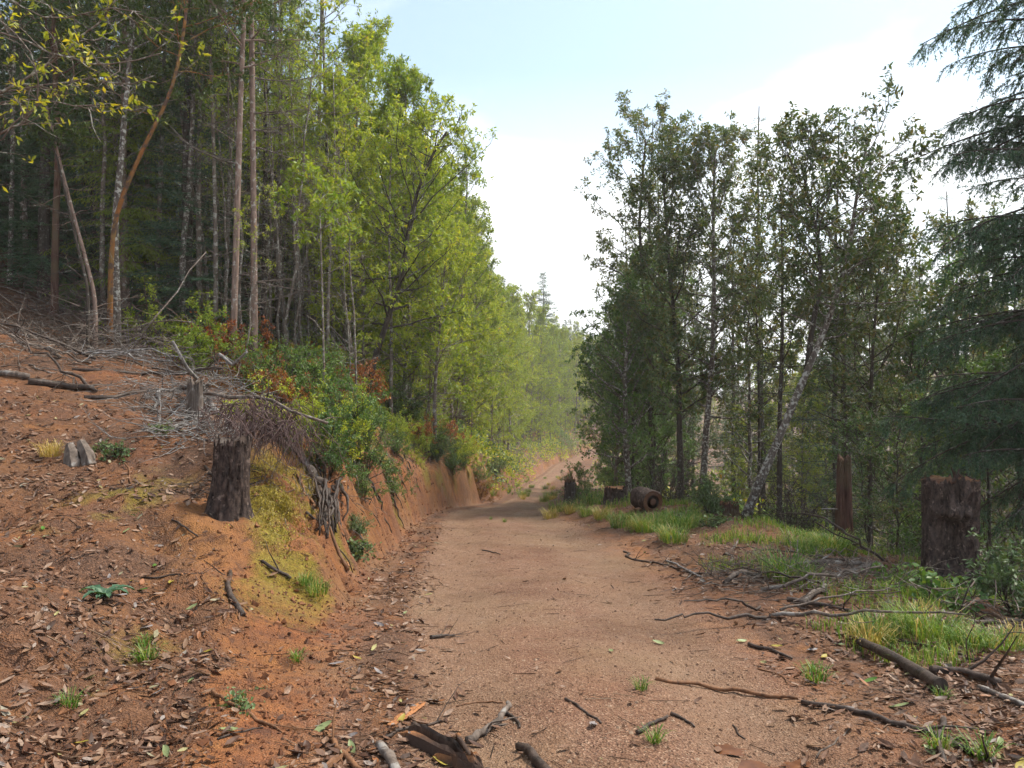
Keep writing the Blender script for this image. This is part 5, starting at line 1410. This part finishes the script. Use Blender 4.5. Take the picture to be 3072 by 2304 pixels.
def slab(pts, wdt, th, name, label, m, seed, cat="wood"):
    """ragged split piece lying on the ground"""
    g = np.random.default_rng(seed)
    q = resample([gp(*p) for p in pts], 9); base = q[0].copy()
    d = unit(q[-1] - q[0]); s = unit(np.cross(d, [0, 0, 1.0])); up = np.cross(s, d)
    mb = MB(); prof = []
    for i in range(9):
        e = 1 if 0 < i < 8 else .45
        wv = wdt * e * (1 + g.normal() * .12)
        prof.append([q[i] - s * wv + up * (.006 + g.normal() * .003), q[i] - s * wv * .55 + up * th * e * (1 + g.normal() * .15), q[i] + s * wv * .1 + up * th * (.65 + g.normal() * .15), q[i] + s * wv * .6 + up * th * 1.1 * e, q[i] + s * wv + up * .008, q[i] - up * .02])
    v = np.array(prof) - base
    idx = np.arange(54).reshape(9, 6)
    f = np.stack([idx[:-1], np.roll(idx[:-1], -1, 1), np.roll(idx[1:], -1, 1), idx[1:]], -1).reshape(-1, 4)
    mb.add(v.reshape(-1, 3), f, 0)
    for row, fl in ((idx[0], True), (idx[-1], False)):
        t3 = np.array([[row[0], row[k], row[k + 1]] for k in range(1, 5)])
        mb.more(t3[:, ::-1] if fl else t3, 0)
    o = link(name, mb.mesh(name, [m], smooth=False), None, base)
    return tag(o, label, cat)
slab([(868, 1592), (930, 1622), (1015, 1668)], .035, .045, "bark_slab", "long split slab of orange bark in the bottom foreground", M_SPLIT, 1)
slab([(885, 1582), (940, 1606), (1000, 1640)], .022, .05, "bark_slab", "dark ridge of split wood lying on the orange slab", M_WETWOOD, 2)
slab([(940, 1640), (985, 1655), (1040, 1672)], .04, .04, "bark_slab", "broken orange bark piece at the very bottom edge", M_SPLIT, 3)
slab([(1020, 1636), (1030, 1650), (1036, 1672)], .022, .035, "wood_chunk", "small upright orange wood chunk at the bottom edge", M_SPLIT, 4)
slab([(856, 1560), (880, 1545), (915, 1520)], .03, .012, "wood_shreds", "pale orange shredded bark fibres left of the arched twig", M_SPLIT, 5)
slab([(840, 1575), (862, 1560), (890, 1535)], .02, .012, "wood_shreds", "smaller orange bark shreds beside the curved dark stick", M_SPLIT, 6)
slab([(700, 1668), (735, 1640), (765, 1612)], .02, .02, "wood_shreds", "brown splintered wood at the bottom edge left of centre", M_BROWNSTICK, 7)
for i, (a, b, lab) in enumerate([((150, 960), (160, 1005), "left wedge of weathered wood standing on the slope"), ((175, 955), (196, 998), "right wedge of weathered wood leaning on its twin")]):
    p = gp(*b); q = P(*zp(*a), p[1] + .12)
    mb = MB(); tube(mb, resample([p - [0, 0, .05], (p + q) / 2, q], 6) - p, [.085, .085, .08, .07, .06, .05], 6, 0, rough=.18, seed=i + 3)
    tag(link("wood_wedge", mb.mesh("wood_wedge", [M_DEAD], smooth=False), None, p), lab, "wood")

# ------------------------------------------------------------------ grass
def grass_mesh(name, n, h, spread, seed, m, wid=.0035, lean=.6):
    g = np.random.default_rng(seed); mb = MB()
    a = g.uniform(0, 6.28, n); rr = spread * np.sqrt(g.random(n)); b = np.stack([rr * np.cos(a), rr * np.sin(a), np.full(n, -.01)], -1)
    az = a + g.normal(size=n) * .8; ln = lean * g.random(n) + .12
    d = np.stack([np.cos(az) * ln, np.sin(az) * ln, np.ones(n)], -1); d = unit(d)
    H = h * g.uniform(.45, 1.15, n)[:, None]; s = np.stack([-np.sin(az), np.cos(az), np.zeros(n)], -1) * wid
    out = np.stack([np.cos(az), np.sin(az), np.zeros(n)], -1)
    m1 = b + d * H * .55; m2 = b + d * H * .9 + out * H * .22 * (ln[:, None] + .2) - np.array([0, 0, 1]) * H * .06
    tip = m2 + out * H * .25 - np.array([0, 0, 1]) * H * .12 * (ln[:, None] + .2)
    v = np.stack([b - s, b + s, m1 - s * .9, m1 + s * .9, m2 - s * .6, m2 + s * .6, tip], 1).reshape(-1, 3)
    k = np.arange(n)[:, None] * 7
    rn = np.repeat(g.random(n), 7)
    mb.add(v, np.concatenate([k + [[0, 1, 3, 2]], k + [[2, 3, 5, 4]]]), 0, rn)
    mb.more(k + [[4, 5, 6]], 0)
    return mb.mesh(name, [m], smooth=False)
GR = [grass_mesh("grass_a", 170, .26, .14, 1, M_GRASS), grass_mesh("grass_b", 120, .20, .11, 2, M_GRASS), grass_mesh("grass_c", 220, .30, .20, 3, M_GRASS)]
GS = [grass_mesh("grass_small", 60, .11, .04, 4, M_GRASS, wid=.0025)]
GD = [grass_mesh("grass_dry", 120, .24, .12, 5, M_DRYGRASS)]
def tuft(x, y, me, s, lab, group=None):
    p = gp(x, y)
    o = link("grass_tuft", me, None, p, random.uniform(0, 6.28), s)
    return tag(o, lab, "grass", group)
for x, y, me, s, lab in [
    (1762, 1475, GS[0], 1.25, "small bright grass tuft alone on the road's right edge"),
    (1758, 1450, GS[0], .7, "tiny grass sprig behind the bright tuft on the road's right edge"),
    (1385, 1490, GS[0], .75, "small grass sprig in the middle of the road"),
    (1415, 1605, GS[0], .8, "grass sprig beside the curved dark stick"),
    (318, 1430, GS[0], 1.15, "spiky green tuft on the near left slope"),
    (308, 1395, GS[0], .75, "dark green sprig just above the spiky tuft"),
    (150, 1530, GS[0], .9, "flattened grass tuft low on the left clay slope"),
    (642, 1430, GS[0], .85, "tiny upright grass tuft on the left road edge"),
    (2030, 1620, GS[0], 1.0, "grass tuft beside the long dark stick at lower right"),
    (2120, 1640, GS[0], 1.2, "pale grass tuft in the lower right corner"),
    (2035, 1510, GS[0], .7, "grass sprig at the lower end of the straight dark log"),
    (685, 1285, GR[1], .75, "green grass clump at the foot of the near bank"),
    (660, 1262, GR[1], .6, "small green clump above the clump at the bank's foot"),
    (110, 985, GD[0], .9, "flattened pale yellow-green grass beside the wood wedges"),
    (1090, 1128, GS[0], 1.0, "sparse grass sprig in the middle of the road at the crest"),
    (1060, 1122, GS[0], .8, "smaller sprig left of the crest's grass sprig"),
]:
    tuft(x, y, me, s, lab)
G_VERGE = "grass tufts along the right verge"
verge = [(1850, 1290), (1900, 1370), (1925, 1385), (1880, 1395), (1960, 1360), (2010, 1380), (2060, 1385), (1990, 1330), (2100, 1400), (2160, 1410), (1860, 1355), (2200, 1395), (1940, 1340)]
for i, (x, y) in enumerate(verge): tuft(x, y, (GR[0], GR[2], GR[1], GD[0])[i % 4], random.uniform(.6, .95), "long green grass clump at the big stump's foot on the right verge", "grass clumps by the big stump")
G_CREST = "sparse grass along the far road"
for i in range(26):
    yy = 26 * math.exp(random.random() * 1.1); u = random.choice([random.uniform(.42, .58), random.uniform(.9, 1.15), random.uniform(-.1, .06)])
    xx = float(road_l(yy) + (road_r(yy) - road_l(yy)) * u)
    o = link("grass_tuft", (GR[2], GD[0], GR[0])[i % 3], None, (xx, yy, z1(xx, yy)), random.uniform(0, 6.28), random.uniform(.8, 1.4)); tag(o, "low grass on the narrow road beyond the crest", "grass", G_CREST)
mid = [(1740, 1195), (1760, 1205), (1790, 1190), (1720, 1180), (1770, 1175), (1810, 1200), (1700, 1260), (1740, 1255), (1690, 1245)]
for i, (x, y) in enumerate(mid): tuft(x, y, GR[i % 3], random.uniform(.9, 1.3), "bright green grass clump beside the spoil mound", "grass clumps by the spoil mound")
far = [(1250, 1100), (1280, 1090), (1230, 1110), (1270, 1115), (1360, 1130), (1380, 1145), (1400, 1150), (1420, 1135), (1440, 1160), (1465, 1145), (1340, 1140), (1300, 1120), (1205, 1105), (1490, 1140), (1190, 1120), (1455, 1170)]
for i, (x, y) in enumerate(far): tuft(x, y, (GR[2], GR[0], GD[0])[i % 3], random.uniform(.9, 1.4), "grass clump round the near stump and round log on the far verge", "grass clumps round the cut stump")

def verge_grass():
    g = np.random.default_rng(404)
    y = 4.6 * np.exp(g.random(60000) * math.log(24 / 4.6)); x = road_r(y) + g.uniform(.3, 5.0, 60000)
    dr = x - road_r(y)
    m = fbm(x * .9, y * .9, 151, 4, .6) + .10 * (y > 11) - .35 * np.exp(-((dr - .3) / .5) ** 2)
    keep = (g.random(60000) < np.clip((m - .02) * 3.2, 0, 1)) & (np.abs(x) < .72 * y); x, y = x[keep][:16000], y[keep][:16000]; n = len(x)
    az = g.uniform(0, 6.28, n); h = g.uniform(.04, .16, n)[:, None] * (.8 + .03 * y[:, None]); w = (.0022 + .00025 * y)[:, None]
    b = np.stack([x, y, zg(x, y) - .005], -1); out = np.stack([np.cos(az), np.sin(az), np.zeros(n)], -1); sd = np.stack([-np.sin(az), np.cos(az), np.zeros(n)], -1) * w
    ln = g.uniform(.1, .8, n)[:, None]; up = np.array([0, 0, 1.0])
    m1 = b + up * h * .7 + out * h * ln * .4; tip = b + up * h * (1.05 - .5 * ln) + out * h * ln * 1.1
    v = np.stack([b - sd, b + sd, m1 - sd * .8, m1 + sd * .8, tip], 1).reshape(-1, 3); k = np.arange(n)[:, None] * 5
    mb = MB(); mb.add(v, k + [[0, 1, 3, 2]], 0, np.repeat(g.random(n) ** .8, 5)); mb.more(k + [[2, 3, 4]], 0)
    tag(link("verge_grass", mb.mesh("verge_grass", [M_GRASS], smooth=False)), "thin low grass growing among the litter on the right verge", "grass", None, "stuff")
verge_grass()
# low leafy herbs
HERB = [shrub_mesh(660 + i, .22, .28, 14, 3, 3, 5, .055, .035, "herb_%d" % i, M_SHRUBG if i else M_SHRUB) for i in range(2)]
for x, y, s, lab in [(1985, 1290, 1.3, "low leafy bramble patch behind the verge grass"), (2040, 1310, 1.3, "low leafy bramble patch nearest the big stump"), (1920, 1265, 1.1, "low leafy bramble at the grey branch's broken end"), (1480, 1125, 1.2, "low leafy herb behind the bleached branch piece"), (1560, 1130, 1.2, "low leafy herb before the dark red stump"), (1640, 1120, 1.2, "low leafy herb right of the dark red stump"),
                       (270, 975, .8, "small leafy sprig beside the wood wedges"), (235, 965, .6, "small sprig between the wood wedges and the fallen leaves"), (350, 930, .8, "low green sprig below the brush pile"), (505, 1530, .55, "broad-leaved green sprig in the lower left foreground"), (765, 1180, .9, "pale herb patch at the bank foot by the roots"), (560, 1490, .3, "tiny leafy seedling in the left foreground"), (285, 1110, .35, "tiny green sprig on the mossy slope")]:
    p = gp(x, y); put_shrub(HERB[0 if "bramble" in lab else 1], p, s, "herb", lab, None, "plant")
# thistle rosette
def rosette_plant(x, y, n, L, W, lab):
    p = gp(x, y); mb = MB(); g = np.random.default_rng(5)
    for i in range(n):
        az = i * 2.4 + g.normal() * .2; l = L * g.uniform(.6, 1.1); d = np.array([math.cos(az), math.sin(az), 0]); s = np.array([-d[1], d[0], 0])
        rows = []
        for k in range(8):
            u = k / 7; c = d * l * u + np.array([0, 0, .01 + .10 * l / L * math.sin(u * 2.6) * .6]); wv = W * math.sin(PI * min(.97, u * .9 + .08)) * (1 + .35 * (-1) ** k)
            rows += [c - s * wv + [0, 0, .012], c, c + s * wv + [0, 0, .012]]
        idx = np.arange(24).reshape(8, 3)
        f = np.concatenate([np.stack([idx[:-1, j], idx[:-1, j + 1], idx[1:, j + 1], idx[1:, j]], -1) for j in (0, 1)])
        mb.add(np.array(rows), f, 0, g.random())
    tag(link("thistle", mb.mesh("thistle", [leaf_mat("thistle_leaf", [(0, (.035, .085, .045)), (1, (.09, .16, .09))], .2)]), None, p), lab, "plant")
rosette_plant(228, 1300, 11, .17, .028, "blue-green thistle rosette on the left clay slope")

# moss hanging on the bank face
def moss_tufts():
    g = np.random.default_rng(3); B, D = [], []
    for (x, y, n, sx, sy) in [(580, 1080, 1700, 30, 22), (600, 1130, 1700, 28, 30), (570, 1010, 900, 22, 14), (620, 1100, 900, 18, 30)]:
        for i in range(n):
            p = gp(x + g.normal() * sx, y + g.normal() * sy) if i % 12 == 0 else p0 + g.normal(size=3) * np.array([.05, .05, 0])
            if i % 12 == 0: p0 = p
            else: p[2] = z1(p[0], p[1]) if i % 3 == 0 else p0[2] + g.normal() * .02
            B.append(p + [0, 0, .004]); D.append(np.array([g.normal() * .35, -.25 + g.normal() * .3, -.5 + g.normal() * .6]))
    mb = MB(); leaves(mb, np.array(B), np.array(D), g.uniform(.015, .045, len(B)), .011, 0)
    tag(link("moss", mb.mesh("moss", [M_MOSSY], smooth=False)), "yellow-green moss hanging on the near bank face", "moss", None, "stuff")
moss_tufts()

# ------------------------------------------------------------------ leaf litter, twigs and gravel
M_LITTER = rnd_mat("fallen_leaf", [(0, (.055, .028, .018)), (.25, (.13, .062, .036)), (.5, (.20, .105, .062)), (.76, (.28, .165, .105)), (.92, (.34, .24, .18)), (.97, (.27, .24, .23)), (1, (.36, .33, .12))], .6, .12)
def scatter(n, y0, y1, seed, dens, half=.74):
    g = np.random.default_rng(seed)
    y = y0 * np.exp(g.random(n) * math.log(y1 / y0)); x = g.uniform(-half, half, n) * y
    keep = g.random(n) < dens(x, y)
    return x[keep], y[keep]
def litter_density(x, y):
    road, moss, lit, dl = masks(x, y)
    cl = .5 + 1.0 * fbm(x * 1.6, y * 1.6, 131, 3)
    d = lit * np.clip(cl + .25, .12, 1) + .015 + .25 * np.exp(-((road_l(y) - x + .3) / .3) ** 2)
    return np.clip(d * (1 - .75 * moss), 0, 1)
def litter_mesh(x, y, seed, lmin, lmax, name):
    g = np.random.default_rng(seed); n = len(x)
    z = zg(x, y); e = .02
    nx = -(zg(x + e, y) - z) / e; ny = -(zg(x, y + e) - z) / e
    nrm = unit(np.stack([nx, ny, np.ones(n)], -1)); nrm = unit(nrm + g.normal(size=(n, 3)) * .28)
    az = g.uniform(0, 6.28, n); t = np.stack([np.cos(az), np.sin(az), np.zeros(n)], -1); t = unit(t - nrm * (t * nrm).sum(-1, keepdims=True)); s = np.cross(nrm, t)
    L = g.uniform(lmin, lmax, n)[:, None]; W = L * g.uniform(.28, .48, (n, 1)); cu = g.uniform(-.1, .35, (n, 1)) * L
    c = np.stack([x, y, z], -1) + nrm * (.008 + .012 * g.random((n, 1)))
    v = np.stack([c - t * L * .5 + nrm * cu * .35, c - t * L * .12 + s * W * .5 + nrm * cu * .35, c - t * L * .12, c - t * L * .12 - s * W * .5 + nrm * cu * .35,
                  c + t * L * .25 + s * W * .38 + nrm * cu * .45, c + t * L * .25 + nrm * cu * .1, c + t * L * .25 - s * W * .38 + nrm * cu * .45, c + t * L * .55 + nrm * cu * .5], 1).reshape(-1, 3)
    k = np.arange(n)[:, None] * 8
    mb = MB(); rn = np.repeat(g.random(n), 8)
    mb.add(v, np.concatenate([k + [[0, 3, 2]], k + [[0, 2, 1]], k + [[4, 7, 5]], k + [[5, 7, 6]]]), 0, rn)
    mb.more(np.concatenate([k + [[1, 2, 5, 4]], k + [[2, 3, 6, 5]]]), 0)
    return mb.mesh(name, [M_LITTER], smooth=False)
x, y = scatter(33000, 2.9, 22, 41, litter_density)
tag(link("leaf_litter", litter_mesh(x, y, 42, .015, .058, "leaf_litter")), "brown fallen leaves strewn over slope, road edges and verge", "leaf litter", None, "stuff")
x, y = scatter(16000, 7, 20, 47, litter_density)
tag(link("leaf_litter", litter_mesh(x, y, 48, .05, .10, "mid_leaf_litter")), "fallen leaves strewn over the clearing and the far verge", "leaf litter", None, "stuff")
x, y = scatter(3600, 2.9, 9, 45, litter_density)
tag(link("leaf_litter", litter_mesh(x, y, 46, .06, .10, "larger_leaf_litter")), "larger tan fallen leaves scattered over the near ground", "leaf litter", None, "stuff")

def twig_litter():
    g = np.random.default_rng(51)
    x, y = scatter(5200, 2.9, 20, 52, lambda a, b: np.clip(litter_density(a, b) + .06, 0, 1)); n = len(x)
    az = g.uniform(0, 6.28, n); L = g.uniform(.04, .22, n) * np.where(g.random(n) < .15, 1.8, 1)
    x2 = x + np.cos(az) * L; y2 = y + np.sin(az) * L * .8
    p0 = np.stack([x, y, zg(x, y) + .006], -1); p1 = np.stack([x2, y2, zg(x2, y2) + .008], -1)
    r = g.uniform(.0012, .0036, n)
    mb = MB(); prisms(mb, p0, p1, r, r * .7, 0, g.random(n))
    tag(link("twig_litter", mb.mesh("twig_litter", [rnd_mat("twig", [(0, (.025, .015, .010)), (.6, (.11, .06, .035)), (1, (.26, .18, .12))])])), "small broken twigs scattered over the ground", "twigs", None, "stuff")
twig_litter()
def gravel():
    g = np.random.default_rng(61)
    x, y = scatter(36000, 2.9, 16, 62, lambda a, b: np.clip(.15 + .85 * masks(a, b)[0] - .3 * masks(a, b)[2], 0, 1), .6); n = len(x)
    r = g.uniform(.0025, .0065, n) * np.where(g.random(n) < .07, 2.2, 1) * (.8 + .06 * y)
    c = np.stack([x, y, zg(x, y) + r * .1], -1)
    dirs = np.array([[1, 0, 0], [0, 1, 0], [-1, 0, 0], [0, -1, 0], [0, 0, 1], [0, 0, -1.0]])
    az = g.uniform(0, 6.28, n); ca, sa = np.cos(az), np.sin(az)
    D = np.stack([dirs[None, :, 0] * ca[:, None] - dirs[None, :, 1] * sa[:, None], dirs[None, :, 0] * sa[:, None] + dirs[None, :, 1] * ca[:, None], np.broadcast_to(dirs[None, :, 2] * .65, (n, 6))], -1)
    v = c[:, None, :] + D * (r[:, None] * g.uniform(.6, 1.35, (n, 6)))[:, :, None]
    k = np.arange(n)[:, None] * 6
    mb = MB(); mb.add(v.reshape(-1, 3), np.concatenate([k + [[i, (i + 1) % 4, 4]] for i in range(4)] + [k + [[(i + 1) % 4, i, 5]] for i in range(4)]), 0, np.repeat(g.random(n), 6))
    tag(link("gravel", mb.mesh("gravel", [rnd_mat("gravel_stone", [(0, (.07, .035, .022)), (.4, (.17, .090, .052)), (.85, (.26, .155, .095)), (1, (.42, .31, .22))])], smooth=False)), "small stones embedded in the dirt road", "gravel", None, "stuff")
gravel()
def clods():
    g = np.random.default_rng(65)
    n = 7000; y = 2.9 * np.exp(g.random(n) * math.log(22 / 2.9)); d = np.where(g.random(n) < .6, g.uniform(-.15, 1.2, n), g.uniform(0, 5, n)); x = road_l(y) - d
    keep = np.abs(x) < .72 * y; x, y = x[keep], y[keep]; n = len(x)
    r = g.uniform(.004, .016, n) * np.where(g.random(n) < .08, 2.2, 1) * (.7 + .05 * y)
    c = np.stack([x, y, zg(x, y) + r * .2], -1)
    v = unit(g.normal(size=(n, 6, 3)) * .35 + np.array([[1, 0, 0], [0, 1, 0], [-1, 0, 0], [0, -1, 0], [0, 0, 1], [0, 0, -1.0]])) * (r[:, None] * g.uniform(.7, 1.3, (n, 6)))[:, :, None] + c[:, None, :]
    k = np.arange(n)[:, None] * 6
    mb = MB(); mb.add(v.reshape(-1, 3), np.concatenate([k + [[i, (i + 1) % 4, 4]] for i in range(4)] + [k + [[(i + 1) % 4, i, 5]] for i in range(4)]), 0, np.repeat(g.random(n), 6))
    tag(link("soil_clods", mb.mesh("soil_clods", [rnd_mat("clay_clod", [(0, (.09, .036, .018)), (.5, (.21, .082, .035)), (1, (.32, .15, .07))])], smooth=False)), "crumbled clay clods on the left bank and slope", "soil", None, "stuff")
clods()
# single leaves that show largest
LEAFC = {"tan": (.30, .18, .11), "dark brown": (.10, .05, .032), "greyish": (.30, .27, .27), "pale green": (.30, .36, .16), "bright green": (.10, .22, .03), "orange-brown": (.36, .15, .06), "yellow": (.42, .34, .06)}
def one_leaf(name, col, seed):
    g = np.random.default_rng(seed); mb = MB(); rows = []
    for k in range(7):
        u = k / 6; wv = .19 * math.sin(PI * (u * .93 + .05)) ** .8; zc = .10 * (u - .4) ** 2 + g.normal() * .006
        rows += [[u - .5, -wv, zc + .05 * (1 - u) + .03], [u - .5, 0, zc], [u - .5, wv, zc + .05 * u + .03]]
    idx = np.arange(21).reshape(7, 3)
    f = np.concatenate([np.stack([idx[:-1, j], idx[:-1, j + 1], idx[1:, j + 1], idx[1:, j]], -1) for j in (0, 1)])
    mb.add(np.array(rows), f, 0); 
    m = rnd_mat(name.replace(" ", "_") + "_fallen_leaf", [(0, tuple(c * .85 for c in col)), (1, col)], .5, .12)
    return mb.mesh("fallen_leaf", [m])
LEAFM = {c: one_leaf(c, v, i) for i, (c, v) in enumerate(LEAFC.items())}
names = list(LEAFC); lw_ = [.34, .22, .15, .07, .03, .13, .06]
g = np.random.default_rng(71)
x, y = scatter(2600, 3.0, 6.8, 72, lambda a, b: litter_density(a, b) * .62 + .02)
sel = g.permutation(len(x))[:290]
for i in sel:
    c = names[g.choice(7, p=lw_)]
    side = "left slope and road edge" if x[i] < road_l(y[i]) + .5 else ("right verge" if x[i] > road_r(y[i]) - .4 else "open road")
    o = link("fallen_leaf", LEAFM[c], None, (x[i], y[i], z1(x[i], y[i]) + .012), 0, g.uniform(.06, .105))
    o.rotation_euler = (g.normal() * .25, g.normal() * .25, g.uniform(0, 6.28))
    tag(o, "%s fallen leaf lying on the %s" % (c, side), "leaf", "%s leaves on the %s" % (c, side))

# wet hollows on the road
def puddle(cx, cy, a, b, lab):
    th = np.arange(40) * 2 * PI / 40; g = np.random.default_rng(int(cx * 100))
    rr = 1 + 1.1 * fbm(np.cos(th) * 2.2 + cx * 9, np.sin(th) * 2.2, 5, 3, .6)
    zc = z1(cx, cy) + .020; a *= 1.15; b *= 1.15
    v = np.concatenate([np.stack([np.cos(th) * a * rr, np.sin(th) * b * rr, np.zeros(40)], -1), [[0, 0, 0]]])
    mb = MB(); i0 = np.arange(40); mb.add(v, np.stack([i0, np.roll(i0, -1), np.full(40, 40)], -1), 0)
    m, t = mat("muddy_water"); bb = N(t, "ShaderNodeBsdfPrincipled"); bb.inputs["Base Color"].default_value = (.26, .095, .035, 1); bb.inputs["Roughness"].default_value = .12; bb.inputs["Specular IOR Level"].default_value = .3
    tcn = N(t, "ShaderNodeTexCoord"); nn = N(t, "ShaderNodeTexNoise"); nn.inputs["Scale"].default_value = 14; t.links.new(tcn.outputs["Object"], nn.inputs["Vector"])
    r = ramp(t, [(.35, (.085, .033, .015)), (.65, (.15, .062, .027))]); t.links.new(nn.outputs["Fac"], r.inputs[0]); t.links.new(r.outputs[0], bb.inputs["Base Color"])
    o = N(t, "ShaderNodeOutputMaterial"); t.links.new(bb.outputs[0], o.inputs[0])
    tag(link("puddle_water", mb.mesh("puddle", [m]), None, (cx, cy, zc)), kind="structure")
for q in PUD: puddle(*q, "")

# ------------------------------------------------------------------ haze
def haze():
    x0, x1, y0, y1, za, zb = -243, 243, -11, 333, float(GZ.min()) - 1.2, 33.0
    v = [(x, y, z) for z in (za, zb) for y in (y0, y1) for x in (x0, x1)]
    f = [(0, 2, 3, 1), (4, 5, 7, 6), (0, 1, 5, 4), (2, 6, 7, 3), (0, 4, 6, 2), (1, 3, 7, 5)]
    me = bpy.data.meshes.new("haze"); me.from_pydata(v, [], f)
    m, t = mat("thin_mist")
    pv = N(t, "ShaderNodeVolumePrincipled"); pv.inputs["Color"].default_value = (.97, .985, 1, 1); pv.inputs["Density"].default_value = .0008; pv.inputs["Anisotropy"].default_value = .3
    o = N(t, "ShaderNodeOutputMaterial"); t.links.new(pv.outputs[0], o.inputs["Volume"])
    me.materials.append(m)
    tag(link("haze", me), "thin pale mist in the air", "haze", None, "stuff")
haze()
